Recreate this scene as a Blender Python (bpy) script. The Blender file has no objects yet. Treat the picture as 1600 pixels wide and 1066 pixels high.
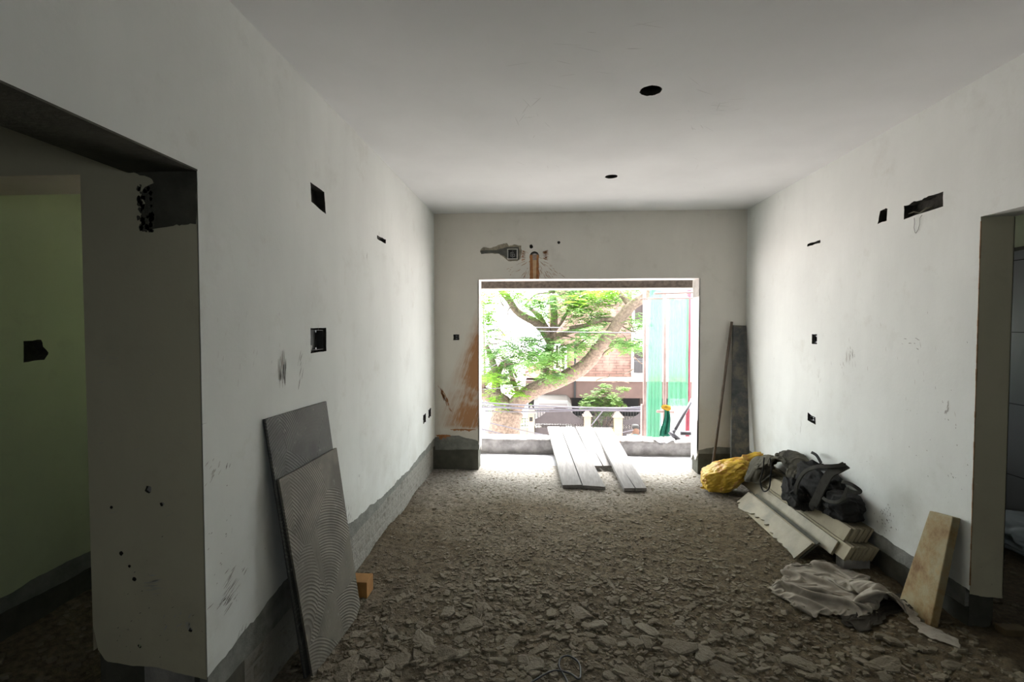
import bpy, bmesh, math, random
import numpy as np
from mathutils import Vector, Matrix, noise, geometry
R = random.Random(7)
S = bpy.context.scene
COL = S.collection
V = Vector

# ------------------------------------------------------------------ camera, world, lights, exposure
FPX = 755.0
TH = math.atan(46/FPX); PH = math.atan(24/FPX)
cam_d = bpy.data.cameras.new('camera'); cam = bpy.data.objects.new('camera', cam_d); COL.objects.link(cam)
cam_d.sensor_width = 36; cam_d.lens = 36*FPX/1600; cam_d.clip_start = .05; cam_d.clip_end = 300
cam.location = (0, 0, 1.65); cam.rotation_euler = (math.pi/2-PH, 0, TH)
S.camera = cam
S.view_settings.view_transform = 'Standard'; S.view_settings.look = 'None'
S.view_settings.gamma = 1; S.view_settings.use_curve_mapping = False
S.view_settings.exposure = 3.1
w = bpy.data.worlds.new('sky'); S.world = w; w.use_nodes = True
bg = w.node_tree.nodes['Background']; bg.inputs[0].default_value = (.93, .99, 1.0, 1); bg.inputs[1].default_value = 1.0

def portal(loc, rot, sx, sy):
    l = bpy.data.lights.new('sky_portal', 'AREA'); l.shape = 'RECTANGLE'; l.size = sx; l.size_y = sy
    l.cycles.is_portal = True
    o = bpy.data.objects.new('sky_portal', l); COL.objects.link(o); o.location = loc; o.rotation_euler = rot
    return o
sun_d = bpy.data.lights.new('sun', 'SUN'); sun_d.energy = 4.8; sun_d.angle = math.radians(32)     # hazy overcast sun; sun_d.color = (1, .98, .95)
sun = bpy.data.objects.new('sun', sun_d); COL.objects.link(sun)
sun.rotation_euler = V((.06, .40, 1.0)).to_track_quat('Z', 'Y').to_euler()   # high over the street, facing the opening

LX, RX, DY, CZ = -1.211, 2.225, 5.42, 2.91           # left wall, right wall, far wall, ceiling
OX0, OX1, OZ = -.705, 1.725, 2.17                     # the big opening
portal(((OX0+OX1)/2, DY+.30, 1.1), (math.radians(-90), 0, 0), OX1-OX0, 2.15)
portal((.5, -2.72, 1.625), (math.radians(90), 0, 0), .8, .75)  # sky through the fill opening added behind the camera
portal((-2.025, 3.72, 1.75), (math.radians(-90), 0, 0), .75, .7)  # sky through the unseen side-room opening
portal((3.3, 5.66, 1.6), (math.radians(-90), 0, 0), .6, .8)  # sky through the opening added to light the tiled room

# camera rays, used only to read real positions off real planes
_F = V((-math.sin(TH)*math.cos(PH), math.cos(TH)*math.cos(PH), -math.sin(PH)))
_R = V((math.cos(TH), math.sin(TH), 0)); _U = _R.cross(_F)
def at(x, y, ax, val):
    d = _F + _R*((x-800)/FPX) + _U*((533-y)/FPX)
    o = V((0, 0, 1.65)); t = (val-o[ax])/d[ax]
    return o + d*t

# ------------------------------------------------------------------ materials
def lin(c):
    return tuple(((v/255)/12.92 if v/255 <= .04045 else ((v/255+.055)/1.055)**2.4) for v in c)
class NT:
    def __init__(s, name):
        s.m = bpy.data.materials.new(name); s.m.use_nodes = True; s.t = s.m.node_tree
        s.b = s.t.nodes['Principled BSDF']
    def n(s, kind, **kw):
        nd = s.t.nodes.new(kind)
        for k, v in kw.items():
            if k.startswith('i_'):
                key = k[2:]
                nd.inputs[int(key) if key.isdigit() else key].default_value = v
            else: setattr(nd, k, v)
        return nd
    def l(s, a, b): s.t.links.new(a, b)
    def coord(s, scale=(1, 1, 1), rot=(0, 0, 0), world=True):
        if world: src = s.n('ShaderNodeNewGeometry').outputs['Position']
        else: src = s.n('ShaderNodeTexCoord').outputs['Object']
        mp = s.n('ShaderNodeMapping'); mp.inputs['Scale'].default_value = scale; mp.inputs['Rotation'].default_value = rot
        s.l(src, mp.inputs[0]); return mp.outputs[0]
    def noise(s, vec, scale, detail=5, rough=.55):
        nd = s.n('ShaderNodeTexNoise'); nd.inputs['Scale'].default_value = scale
        nd.inputs['Detail'].default_value = detail; nd.inputs['Roughness'].default_value = rough
        s.l(vec, nd.inputs['Vector']); return nd.outputs['Fac']
    def ramp(s, fac, stops):
        r = s.n('ShaderNodeValToRGB'); e = r.color_ramp.elements
        e[0].position, e[0].color = stops[0][0], (*stops[0][1], 1)
        e[1].position, e[1].color = stops[-1][0], (*stops[-1][1], 1)
        for p, c in stops[1:-1]:
            x = e.new(p); x.color = (*c, 1)
        s.l(fac, r.inputs[0]); return r.outputs[0]
    def math(s, op, a, b=None, clamp=False):
        nd = s.n('ShaderNodeMath', operation=op); nd.use_clamp = clamp
        for i, x in enumerate((a, b)):
            if x is None: continue
            if isinstance(x, (int, float)): nd.inputs[i].default_value = x
            else: s.l(x, nd.inputs[i])
        return nd.outputs[0]
    def mix(s, fac, a, b, mode='MIX'):
        nd = s.n('ShaderNodeMix', data_type='RGBA', blend_type=mode)
        for sock, x in ((nd.inputs['Factor'], fac), (nd.inputs['A'], a), (nd.inputs['B'], b)):
            if isinstance(x, (int, float)): sock.default_value = x
            elif isinstance(x, tuple): sock.default_value = (*x, 1)
            else: s.l(x, sock)
        return nd.outputs['Result']
    def bump(s, h, strength, dist=.01):
        nd = s.n('ShaderNodeBump'); nd.inputs['Strength'].default_value = strength; nd.inputs['Distance'].default_value = dist
        s.l(h, nd.inputs['Height']); s.l(nd.outputs[0], s.b.inputs['Normal'])
    def col(s, c):
        if isinstance(c, tuple): s.b.inputs['Base Color'].default_value = (*c, 1)
        else: s.l(c, s.b.inputs['Base Color'])
    def rough(s, r): s.b.inputs['Roughness'].default_value = r; return s

def M(name, c, var=.25, scale=8, rough=.85, bump=0, bscale=40, metal=0, world=False, c2=None):
    t = NT(name); co = t.coord(world=world)
    c2 = c2 or tuple(x*(1-var) for x in c)
    f = t.noise(co, scale)
    t.col(t.ramp(f, [(.35, c2), (.65, c)])); t.rough(rough); t.b.inputs['Metallic'].default_value = metal
    if bump: t.bump(t.noise(co, bscale, 6), bump)
    return t.m

def paint_mat(name, base, dirt, rust=False, low=None):
    t = NT(name); co = t.coord(); dirt2 = tuple((a+b)*.55 for a, b in zip(base, dirt))
    f1 = t.noise(co, .9, 6, .6); f2 = t.noise(co, 5, 8, .65)
    f3 = t.noise(t.coord((2.2, 2.2, .55)), 2.2, 6, .6)
    c = t.mix(t.ramp(f1, [(.35, (0, 0, 0)), (.7, (1, 1, 1))]), tuple(x*.89 for x in base), base)
    c = t.mix(t.math('MULTIPLY', t.ramp(f3, [(.42, (0, 0, 0)), (.66, (1, 1, 1))]), .35), c, tuple(x*.84 for x in base))
    f4 = t.noise(co, 2.6, 8, .72)
    c = t.mix(t.math('MULTIPLY', t.ramp(f4, [(.56, (0, 0, 0)), (.70, (1, 1, 1))]), .28), c, tuple(x*.78 for x in dirt2))
    spots = t.ramp(f2, [(.60, (0, 0, 0)), (.8, (1, 1, 1))])
    c = t.mix(t.math('MULTIPLY', spots, .30), c, dirt)
    sx = t.n('ShaderNodeSeparateXYZ'); t.l(t.n('ShaderNodeNewGeometry').outputs['Position'], sx.inputs[0])
    # dirt splashed up the bottom of the wall
    h = t.math('SUBTRACT', 1.15, sx.outputs[2]); h = t.math('MULTIPLY', h, 1.1, True)
    g = t.ramp(t.noise(co, 3.2, 7, .6), [(.42, (0, 0, 0)), (.72, (1, 1, 1))])
    c = t.mix(t.math('MULTIPLY', t.math('MULTIPLY', h, g), .35), c, tuple(x*.8 for x in dirt))
    fine = t.ramp(t.noise(co, 55, 2, .5), [(.72, (0, 0, 0)), (.78, (1, 1, 1))])
    c = t.mix(t.math('MULTIPLY', fine, t.math('MULTIPLY', h, .5)), c, (.10, .09, .07))
    if rust:
        X, Z = sx.outputs[0], sx.outputs[2]
        rotd = t.coord((1, 1, 1), (0, math.radians(-21), 0))
        def scl(q):
            mp = t.n('ShaderNodeMapping'); mp.inputs['Scale'].default_value = q; t.l(rotd, mp.inputs[0]); return mp.outputs[0]
        st = t.noise(scl((22, 1, 2.6)), 1.6, 6, .65)
        st2 = t.noise(scl((95, 1, 7)), 1.3, 3, .6)
        # distance inside the sprayed area: to the right of a slanting line, left of the opening
        line = t.math('ADD', t.math('MULTIPLY', t.math('SUBTRACT', X, -.745), 2.6), t.math('SUBTRACT', 1.86, Z))
        a = t.math('MULTIPLY', line, 1.3, True)
        e = t.math('MULTIPLY', t.math('SUBTRACT', X, -1.34), 1.9, True)      # stronger towards the opening
        k = t.math('MULTIPLY', a, e)
        lowcut = t.math('MULTIPLY', t.math('SUBTRACT', Z, .47), 20, True)
        k = t.math('MULTIPLY', k, lowcut)
        el = t.math('SUBTRACT', 1, t.math('ADD', t.math('POWER', t.math('DIVIDE', t.math('ADD', X, .72), .17), 2), t.math('POWER', t.math('DIVIDE', t.math('SUBTRACT', Z, 1.38), .48), 2)), True)
        s = t.ramp(t.math('ADD', t.math('ADD', t.math('MULTIPLY', st, .6), t.math('MULTIPLY', st2, .4)), t.math('MULTIPLY', el, .085)), [(.36, (.10, .10, .10)), (.60, (1, 1, 1))])
        blot = t.ramp(t.noise(co, 3.1, 3), [(.36, (.3, .3, .3)), (.52, (1, 1, 1))])
        right = t.math('LESS_THAN', X, OX0+.002)
        k = t.math('MULTIPLY', t.math('MULTIPLY', k, t.math('MULTIPLY', s, blot)), right)
        c = t.mix(t.math('MULTIPLY', k, 2.1, True), c, (.42, .19, .075))
        warm = t.math('MULTIPLY', t.math('SUBTRACT', .05, X), .5, True)
        c = t.mix(t.math('MULTIPLY', warm, .25), c, (.72, .60, .44))
    t.col(c); t.rough(.8)
    t.b.inputs['Specular IOR Level'].default_value = .25
    t.bump(t.math('ADD', t.noise(co, 2.2, 3), t.math('MULTIPLY', t.noise(co, 60, 4), .12)), .25, .02)
    return t.m

WHITE = (.79, .815, .78)
m_paint = paint_mat('wall_paint', WHITE, (.42, .39, .30))
m_paint_far = paint_mat('far_wall_paint', (.76, .735, .675), (.40, .36, .28), rust=True)
m_green = paint_mat('green_wall_paint', (.60, .67, .45), (.34, .36, .24))
m_beige = paint_mat('pier_paint', (.62, .585, .43), (.34, .29, .2))
m_ceil = M('ceiling_paint', (.76, .775, .77), .07, 1.6, .85, .08, 3, world=True)
m_cem = M('cement_plaster', (.235, .24, .215), .35, 14, .9, .5, 60, world=True)
m_cemdark = M('dark_cement', (.10, .098, .075), .35, 9, .9, .4, 50, world=True)
m_conc = M('raw_concrete', (.36, .345, .32), .35, 9, .9, .8, 28, world=True)
m_screed = M('pale_screed', (.36, .36, .37), .18, 5, .9, .4, 50, world=True)
m_reveal = M('reveal_plaster', (.72, .68, .65), .12, 8, .85, .2, 30, world=True)
m_hole = M('hole_dark', (.045, .042, .032), .5, 30, .95, .6, 60, world=True)

def brick_mat():
    t = NT('rough_brick'); g = t.n('ShaderNodeNewGeometry').outputs['Position']
    sp = t.n('ShaderNodeSeparateXYZ'); t.l(g, sp.inputs[0])
    cb = t.n('ShaderNodeCombineXYZ'); t.l(t.math('ADD', sp.outputs[0], sp.outputs[1]), cb.inputs[0]); t.l(sp.outputs[2], cb.inputs[1])
    b = t.n('ShaderNodeTexBrick'); t.l(cb.outputs[0], b.inputs[0])
    for k, v in (('Scale', 1), ('Mortar Size', .012), ('Brick Width', .24), ('Row Height', .095), ('Mortar Smooth', .4)): b.inputs[k].default_value = v
    b.inputs['Color1'].default_value = (.21, .20, .17, 1); b.inputs['Color2'].default_value = (.13, .125, .105, 1); b.inputs['Mortar'].default_value = (.30, .29, .26, 1)
    n = t.noise(t.coord(), 11, 7, .65)
    c = t.mix(t.ramp(n, [(.30, (0, 0, 0)), (.50, (1, 1, 1))]), b.outputs[0], (.30, .29, .255))
    t.col(c); t.rough(.95)
    t.bump(t.math('ADD', t.noise(t.coord(), 22, 7, .6), t.math('MULTIPLY', b.outputs['Fac'], -.12)), 1.0, .02); return t.m
m_brick = brick_mat()

def soil_mat():
    t = NT('dusty_mortar_floor'); co = t.coord()
    sp = t.n('ShaderNodeSeparateXYZ'); t.l(co, sp.inputs[0])
    n1 = t.noise(co, 1.3, 5, .6); n2 = t.noise(co, 30, 8, .7)
    c = t.mix(t.ramp(n1, [(.35, (0, 0, 0)), (.65, (1, 1, 1))]), (.20, .155, .10), (.31, .262, .195))
    # damper brown earth to the right, pale dust and painted light spill by the opening
    dr = t.math('MULTIPLY', t.math('ADD', sp.outputs[0], t.math('MULTIPLY', t.math('SUBTRACT', n1, .5), 1.6)), .8, True)
    c = t.mix(t.math('MULTIPLY', dr, .7), c, (.17, .125, .068))
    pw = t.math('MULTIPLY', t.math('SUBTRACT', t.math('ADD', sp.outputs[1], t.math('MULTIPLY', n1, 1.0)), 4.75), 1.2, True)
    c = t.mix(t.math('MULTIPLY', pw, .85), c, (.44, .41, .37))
    c = t.mix(t.ramp(n2, [(.36, (.8, .8, .8)), (.62, (0, 0, 0))]), c, (.075, .064, .045))
    t.col(c); t.rough(.97); t.b.inputs['Specular IOR Level'].default_value = .15
    t.bump(t.math('ADD', n2, t.noise(co, 90, 6, .7)), .9, .012); return t.m
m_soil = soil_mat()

def chip_mat():
    t = NT('mortar_chip'); co = t.coord(); oi = t.n('ShaderNodeObjectInfo').outputs['Random']
    n1 = t.noise(co, 7, 5); n2 = t.noise(co, 60, 6)
    sp = t.n('ShaderNodeSeparateXYZ'); t.l(co, sp.inputs[0])
    c = t.mix(t.ramp(n1, [(.35, (0, 0, 0)), (.65, (1, 1, 1))]), (.175, .143, .098), (.25, .218, .162))
    c = t.mix(t.math('MULTIPLY', oi, .35), c, (.26, .24, .195))
    c = t.mix(t.math('MULTIPLY', t.math('MULTIPLY', t.math('SUBTRACT', sp.outputs[0], .5), .6, True), .75), c, (.17, .138, .085))
    t.col(c); t.rough(.95); t.bump(n2, 1.0, .009); return t.m
m_chip = chip_mat()

# ------------------------------------------------------------------ mesh helpers
ORI = {}
class MB:
    def __init__(s): s.v = []; s.f = []; s.dark = []
    def add(s, vs, fs):
        b = len(s.v); s.v += [V(p) for p in vs]; s.f += [tuple(i+b for i in f) for f in fs]; return s
    def box(s, x0, x1, y0, y1, z0, z1):
        return s.add([(x, y, z) for z in (z0, z1) for y in (y0, y1) for x in (x0, x1)],
                     [(0, 2, 3, 1), (4, 5, 7, 6), (0, 1, 5, 4), (2, 6, 7, 3), (0, 4, 6, 2), (1, 3, 7, 5)])
    def hexa(s, q0, q1):      # two quads, corner to corner
        return s.add(list(q0)+list(q1), [(3, 2, 1, 0), (4, 5, 6, 7)]+[(i, (i+1) % 4, (i+1) % 4+4, i+4) for i in range(4)])
    def prism(s, poly, a, b):  # poly of 3-D points, extruded by vector b-a offsets
        n = len(poly); a = V(a); b = V(b)
        return s.add([V(p)+a for p in poly]+[V(p)+b for p in poly],
                     [tuple(range(n))[::-1], tuple(range(n, 2*n))]+[(i, (i+1) % n, (i+1) % n+n, i+n) for i in range(n)])
    def tube(s, pts, r, n=8, cap=True):
        pts = [V(p) for p in pts]; rr = r if isinstance(r, (list, tuple)) else [r]*len(pts)
        vs = []; fs = []; up = None
        for i, p in enumerate(pts):
            d = (pts[min(i+1, len(pts)-1)]-pts[max(i-1, 0)]).normalized()
            if up is None: up = d.orthogonal().normalized()
            up = (up-d*up.dot(d)).normalized(); q = d.cross(up)
            for k in range(n):
                a = 2*math.pi*k/n; vs.append(p+(up*math.cos(a)+q*math.sin(a))*rr[i])
        for i in range(len(pts)-1):
            for k in range(n): fs.append((i*n+k, i*n+(k+1) % n, (i+1)*n+(k+1) % n, (i+1)*n+k))
        if cap: fs += [tuple(range(n))[::-1], tuple(range((len(pts)-1)*n, len(pts)*n))]
        return s.add(vs, fs)
    def ribbon(s, pts, side, wdt, thk):  # a flat strap; side = width direction per point (or one)
        pts = [V(p) for p in pts]; vs = []; fs = []
        for i, p in enumerate(pts):
            d = (pts[min(i+1, len(pts)-1)]-pts[max(i-1, 0)]).normalized()
            sd = V(side[i] if isinstance(side, list) else side); sd = (sd-d*sd.dot(d)).normalized(); nn = d.cross(sd)
            for a, b in ((-1, -1), (1, -1), (1, 1), (-1, 1)): vs.append(p+sd*a*wdt/2+nn*b*thk/2)
        for i in range(len(pts)-1):
            for k in range(4): fs.append((i*4+k, i*4+(k+1) % 4, i*4+4+(k+1) % 4, i*4+4+k))
        L = len(pts)-1; fs += [(3, 2, 1, 0), (L*4, L*4+1, L*4+2, L*4+3)]
        return s.add(vs, fs)
    def build(s, name, mat, parent=None, smooth=False, origin=None, bevel=0, seg=2):
        if origin is None:
            origin = ORI.get(parent.name, V((0, 0, 0))) if parent else V((0, 0, 0))
        origin = V(origin)
        me = bpy.data.meshes.new(name); me.from_pydata([tuple(p-origin) for p in s.v], [], s.f)
        bm = bmesh.new(); bm.from_mesh(me); bmesh.ops.recalc_face_normals(bm, faces=bm.faces); bm.to_mesh(me); bm.free()
        me.materials.append(mat)
        if s.dark:
            me.materials.append(m_hole)
            for i in s.dark: me.polygons[i].material_index = 1
        if smooth: me.polygons.foreach_set('use_smooth', [True]*len(me.polygons))
        o = bpy.data.objects.new(name, me); COL.objects.link(o)
        if parent: o.parent = parent; o.location = origin-ORI[parent.name]
        else: o.location = origin
        ORI[o.name] = origin
        if bevel:
            b = o.modifiers.new('bevel', 'BEVEL'); b.width = bevel; b.segments = seg; b.limit_method = 'ANGLE'
        return o
def tag(o, label, cat, group=None):
    o['label'] = label; o['category'] = cat
    if group: o['group'] = group
    return o
def struct(o): o['kind'] = 'structure'; return o
def stuff(o): o['kind'] = 'stuff'; return o
def thing(name, label, cat, loc, group=None):
    o = bpy.data.objects.new(name, None); COL.objects.link(o); o.location = loc; o.empty_display_size = .1
    ORI[o.name] = V(loc); return tag(o, label, cat, group)

def pip(p, poly):
    x, y = p; c = False; n = len(poly)
    for i in range(n):
        x1, y1 = poly[i]; x2, y2 = poly[(i+1) % n]
        if (y1 > y) != (y2 > y) and x < (x2-x1)*(y-y1)/(y2-y1)+x1: c = not c
    return c
def plate(mb, outer, holes, to3d, edge=None):
    """face with holes; each hole = (polygon, depth, keep_back). edge = thickness of the outer rim"""
    pts = [V((*p, )) for p in outer]; edges = [(i, (i+1) % len(outer)) for i in range(len(outer))]
    for h, d, kb in holes:
        b = len(pts); pts += [V((*p, )) for p in h]; edges += [(b+i, b+(i+1) % len(h)) for i in range(len(h))]
    vo, eo, fo, *_ = geometry.delaunay_2d_cdt([V((p[0], p[1])) for p in pts], edges, [], 0, 1e-6)
    tris = []
    for f in fo:
        c = sum((vo[i] for i in f), V((0, 0)))/len(f)
        if pip(c, outer) and not any(pip(c, h) for h, _, _ in holes): tris.append(tuple(f))
    mb.add([to3d(p[0], p[1], 0) for p in vo], tris)
    for h, d, kb in holes:
        n = len(h); vs = [to3d(*p, 0) for p in h]+[to3d(*p, -d) for p in h]
        fs = [(i, (i+1) % n, (i+1) % n+n, i+n) for i in range(n)]
        if kb: fs.append(tuple(range(n, 2*n)))
        mb.dark += range(len(mb.f), len(mb.f)+len(fs)); mb.add(vs, fs)
    if edge:
        n = len(outer); mb.add([to3d(*p, 0) for p in outer]+[to3d(*p, -edge) for p in outer], [(i, (i+1) % n, (i+1) % n+n, i+n) for i in range(n)])
    return mb
def lerp_ctrl(c, t):
    for (a, va), (b, vb) in zip(c, c[1:]):
        if t <= b: return va+(vb-va)*max(0, (t-a)/(b-a))
    return c[-1][1]
def jag(a, b, ctrl, amp, step=.02, seed=0):
    n = max(2, int(abs(b-a)/step)); out = []
    for i in range(n+1):
        t = a+(b-a)*i/n
        z = lerp_ctrl(ctrl, t)+amp*(noise.noise(V((t*3.1, seed, 0)))*1.2+noise.noise(V((t*11, seed, 3)))*.6+noise.noise(V((t*37, seed, 7)))*.35)
        out.append((t, z))
    return out
def rough_rect(u0, u1, v0, v1, j=.004, n=5, rr=None):
    rr = rr or R; o = []
    cs = [(u0, v0), (u1, v0), (u1, v1), (u0, v1)]
    for k in range(4):
        a, b = cs[k], cs[(k+1) % 4]
        for i in range(n):
            t = i/n; o.append((a[0]+(b[0]-a[0])*t+rr.uniform(-j, j), a[1]+(b[1]-a[1])*t+rr.uniform(-j, j)))
    return o
def rough_poly(cs, j=.004, n=4):
    o = []
    for k in range(len(cs)):
        a, b = cs[k], cs[(k+1) % len(cs)]
        for i in range(n):
            t = i/n; o.append((a[0]+(b[0]-a[0])*t+R.uniform(-j, j), a[1]+(b[1]-a[1])*t+R.uniform(-j, j)))
    return o
def rough_circle(u, v, r, j=.05, n=22, asp=1):
    return [(u+r*math.cos(a)*(1+R.uniform(-j, j)), v+asp*r*math.sin(a)*(1+R.uniform(-j, j))) for a in [2*math.pi*i/n for i in range(n)]]

Lw = lambda u, v, w: (LX+w, u, v)
Rw = lambda u, v, w: (RX-w, u, v)
Bw = lambda u, v, w: (u, DY-w, v)

# ------------------------------------------------------------------ the room shell
# left wall, with its doorway-high opening towards the passage (ends at y = 1.649)
JY, JT = 1.649, .26
hL = [rough_poly([(2.49, 2.405), (2.655, 2.395), (2.67, 2.275), (2.50, 2.305)], .003), rough_rect(2.469, 2.655, 1.506, 1.637, .002),
      rough_rect(3.52, 3.72, 2.288, 2.318, .003), rough_rect(4.87, 4.99, .64, .73, .005), rough_rect(5.10, 5.22, .655, .745, .006)]
low = jag(JY, DY, [(JY, .37), (2.2, .44), (2.7, .45), (3.0, .40), (3.6, .34), (4.4, .33), (4.9, .36), (DY, .37)], .022, seed=1)
mb = MB()
plate(mb, low+[(DY, CZ), (JY, CZ)], [(h, .05, True) for h in hL], Lw, .004)
mb.box(LX-JT+.004, LX, -2.7, JY, 2.2, CZ)                       # over the opening
wl = struct(mb.build('wall_left', m_paint))
mb = MB(); bl = jag(JY, DY, [(JY, .27), (3, .29), (DY, .28)], .012, seed=4)
bl[0] = (JY+.005, bl[0][1]); plate(mb, bl+[(DY, .62), (JY+.005, .62)], [], lambda u, v, w: Lw(u, v, w-.003), .03)
mb.build('cement_band', m_cem, wl)
MB().box(LX-JT+.02, LX-.022, JY+.02, DY, -.1, .5).build('brick_base', m_brick, wl)
MB().box(LX-JT+.01, LX-.058, JY+.01, DY, .3, CZ).build('wall_core', m_conc, wl)
MB().box(LX-JT, LX+.001, -2.7, JY, 2.194, 2.2).build('lintel_soffit', m_cemdark, wl)
mb = MB()
plate(mb, jag(JY, DY, [(0, .46), (6, .46)], .02, seed=9)+[(DY, CZ), (JY, CZ)], [], lambda u, v, w: (LX-JT-w, u, v))
mb.build('back_plaster', m_green, wl)

# the pier face and the cross wall with the inner doorway (plane y = JY)
Pw = lambda u, v, w: (u, JY-w, v)
DX0, DX1, DZ = -2.75, -1.648, 2.19
lowp = jag(-1.63, LX-.002, [(-1.66, .50), (-1.60, .41), (-1.4, .395), (LX, .36)], .008, step=.012, seed=5)
mb = MB()
plate(mb, [(DX1, .55)]+lowp+[(LX-.001, CZ), (-4.2, CZ), (-4.2, .4), (DX0, .4), (DX0, DZ), (DX1, DZ)], [(rough_circle(*(at(x, y, 1, JY).x, at(x, y, 1, JY).z), r, .25, 9), .02, True) for x, y, r in
      ((232, 765, .013), (253, 788, .008), (189, 865, .008), (202, 885, .006), (210, 905, .008), (218, 1010, .007), (298, 985, .008), (174, 793, .006))], Pw)
mb.add([Pw(DX1, .45, 0), Pw(DX1, DZ, 0), Pw(DX1, DZ, -.24), Pw(DX1, .45, -.24)], [(0, 1, 2, 3)])
mb.add([Pw(DX1, DZ, 0), Pw(DX0, DZ, 0), Pw(DX0, DZ, -.24), Pw(DX1, DZ, -.24)], [(0, 1, 2, 3)])
mb.add([Pw(DX0, .4, 0), Pw(DX0, DZ, 0), Pw(DX0, DZ, -.24), Pw(DX0, .4, -.24)], [(0, 1, 2, 3)])
mb.add([Pw(-4.2, .3, -.24), Pw(DX0, .3, -.24), Pw(DX0, CZ, -.24), Pw(-4.2, CZ, -.24)], [(0, 1, 2, 3)])
mb.add([Pw(DX0, DZ, -.24), Pw(LX-JT, DZ, -.24), Pw(LX-JT, CZ, -.24), Pw(DX0, CZ, -.24)], [(0, 1, 2, 3)])
mb.add([Pw(DX1, .45, -.24), Pw(LX-JT, .45, -.24), Pw(LX-JT, DZ, -.24), Pw(DX1, DZ, -.24)], [(0, 1, 2, 3)])
wp = struct(mb.build('wall_pier', m_beige))
MB().box(DX1+.015, LX-.012, JY+.012, JY+.235, -.1, .7).build('brick_base', m_cemdark, wp)
MB().box(-4.2, DX0-.01, JY+.01, JY+.235, -.1, .7).build('brick_base', m_cemdark, wp)
mb = MB()
pa = [(at(x, y, 1, JY).x, at(x, y, 1, JY).z) for x, y in ((308, 266), (308, 349), (290, 353), (272, 352), (255, 355), (234, 357), (228, 363), (219, 362), (223, 345), (220, 332), (226, 318), (222, 300), (230, 290), (241, 287), (236, 279), (215, 273), (200, 269))]
plate(mb, rough_poly(pa, .004, 4), [], lambda u, v, w: Pw(min(u, LX-.0005), min(v, 2.2), w+.0015))
for i in range(60):
    x = R.uniform(216, 240); y = R.uniform(290, 362); p = at(x, y, 1, JY); r = R.uniform(.003, .009)
    mb.add([Pw(p.x+r*math.cos(a), p.z+r*math.sin(a)*1.3, .0015) for a in [k*1.256+R.random() for k in range(5)]], [(0, 1, 2, 3, 4)])
mb.build('bare_cement_patch', m_cemdark, wp)
# left-hand room behind the inner doorway
gw = lambda u, v, w: (-2.53+w, u, v)
mb = MB()
hole = rough_poly([(2.215, 1.575), (2.30, 1.578), (2.305, 1.545), (2.335, 1.51), (2.31, 1.478), (2.21, 1.472)], .003)
plate(mb, jag(JY+.24, 3.7, [(1.9, .37), (2.2, .385), (3.7, .38)], .012, seed=11)+[(3.7, CZ), (JY+.24, CZ)], [(hole, .05, True)], gw, .004)
wg = struct(mb.build('wall_side_room', m_green))
mb = MB(); plate(mb, jag(JY+.24, 3.7, [(1.9, .29), (3.7, .29)], .012, seed=12)+[(3.7, .55), (JY+.24, .55)], [], lambda u, v, w: gw(u, v, w-.003), .02)
mb.build('cement_band', m_cem, wg)
MB().box(-2.75, -2.555, JY+.24, 3.7, -.1, .6).build('brick_base', m_cemdark, wg)
MB().box(-2.75, -2.585, JY+.24, 3.7, .4, CZ).build('wall_core', m_conc, wg)
mb = MB(); plate(mb, [(-2.8, 0), (-1.4, 0), (-1.4, CZ), (-2.8, CZ)], [([(-2.4, 1.4), (-1.65, 1.4), (-1.65, 2.1), (-2.4, 2.1)], .2, False)], lambda u, v, w: (u, 3.65-w, v))  # unseen opening, placed and sized to brighten the side room
struct(mb.build('wall_side_room', m_green))
mb = MB(); mb.box(-4.4, -4.2, -2.7, JY+.2, -.1, CZ); struct(mb.build('wall_passage', m_cem))

# right wall with opening (from y = 2.61 towards the camera)
QY, QT = 2.61, .163
hR = [rough_poly([(3.135, 2.305), (2.848, 2.309), (2.846, 2.392), (2.95, 2.398), (3.0, 2.388), (3.06, 2.392), (3.10, 2.383), (3.14, 2.386)], .003, 3),
      rough_poly([(3.37, 2.325), (3.285, 2.33), (3.283, 2.405), (3.30, 2.412), (3.35, 2.405)], .003), rough_rect(4.03, 4.22, 2.313, 2.335, .003),
      rough_rect(4.05, 4.125, 1.50, 1.58, .001), rough_poly([(4.045, .845), (4.05, .905), (4.10, .908), (4.165, .925), (4.165, .858)], .001)]
low = jag(QY+.002, DY, [(QY, .27), (3.0, .27), (3.6, .28), (4.5, .30), (DY, .31)], .014, seed=21)
mb = MB(); plate(mb, low+[(DY, CZ), (QY+.002, CZ)], [(h, .05, True) for h in hR], Rw, .004)
mb.box(RX, RX+QT, -2.7, QY+.002, 2.203, CZ)
wr = struct(mb.build('wall_right', m_paint))
mb = MB(); plate(mb, jag(QY+.03, DY, [(QY, .17), (DY, .19)], .012, seed=22)+[(DY, .5), (QY+.03, .5)], [], lambda u, v, w: Rw(u, v, w-.003), .02)
mb.build('cement_band', m_cem, wr)
MB().box(RX+.025, RX+QT-.02, QY+.03, DY, -.1, .4).build('brick_base', m_cemdark, wr)
MB().box(RX+.058, RX+QT-.01, QY+.01, DY, .3, CZ).build('wall_core', m_conc, wr)
mb = MB(); plate(mb, jag(RX, RX+QT, [(RX, .25), (RX+QT, .24)], .012, .01, seed=23)+[(RX+QT, 2.203), (RX, 2.203)], [], lambda u, v, w: (u, QY-w, v))
mb.build('jamb_plaster', m_beige, wr)
MB().box(RX+QT-.004, RX+QT, QY, DY, .25, CZ).build('back_plaster', m_paint, wr)
# rusty corner bead down the jamb edge
mb = MB()
for i in range(60):
    z = .3+1.88*i/60; wd = .0015+.0025*R.random()*(1 if noise.noise(V((0, 0, z*6))) > -.1 else .1)
    mb.box(RX-.001, RX+wd, QY-.0015, QY+wd, z, z+1.88/60)
mb.build('corner_bead', M('rusty_bead', (.33, .19, .09), .4, 30), wr)
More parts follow.
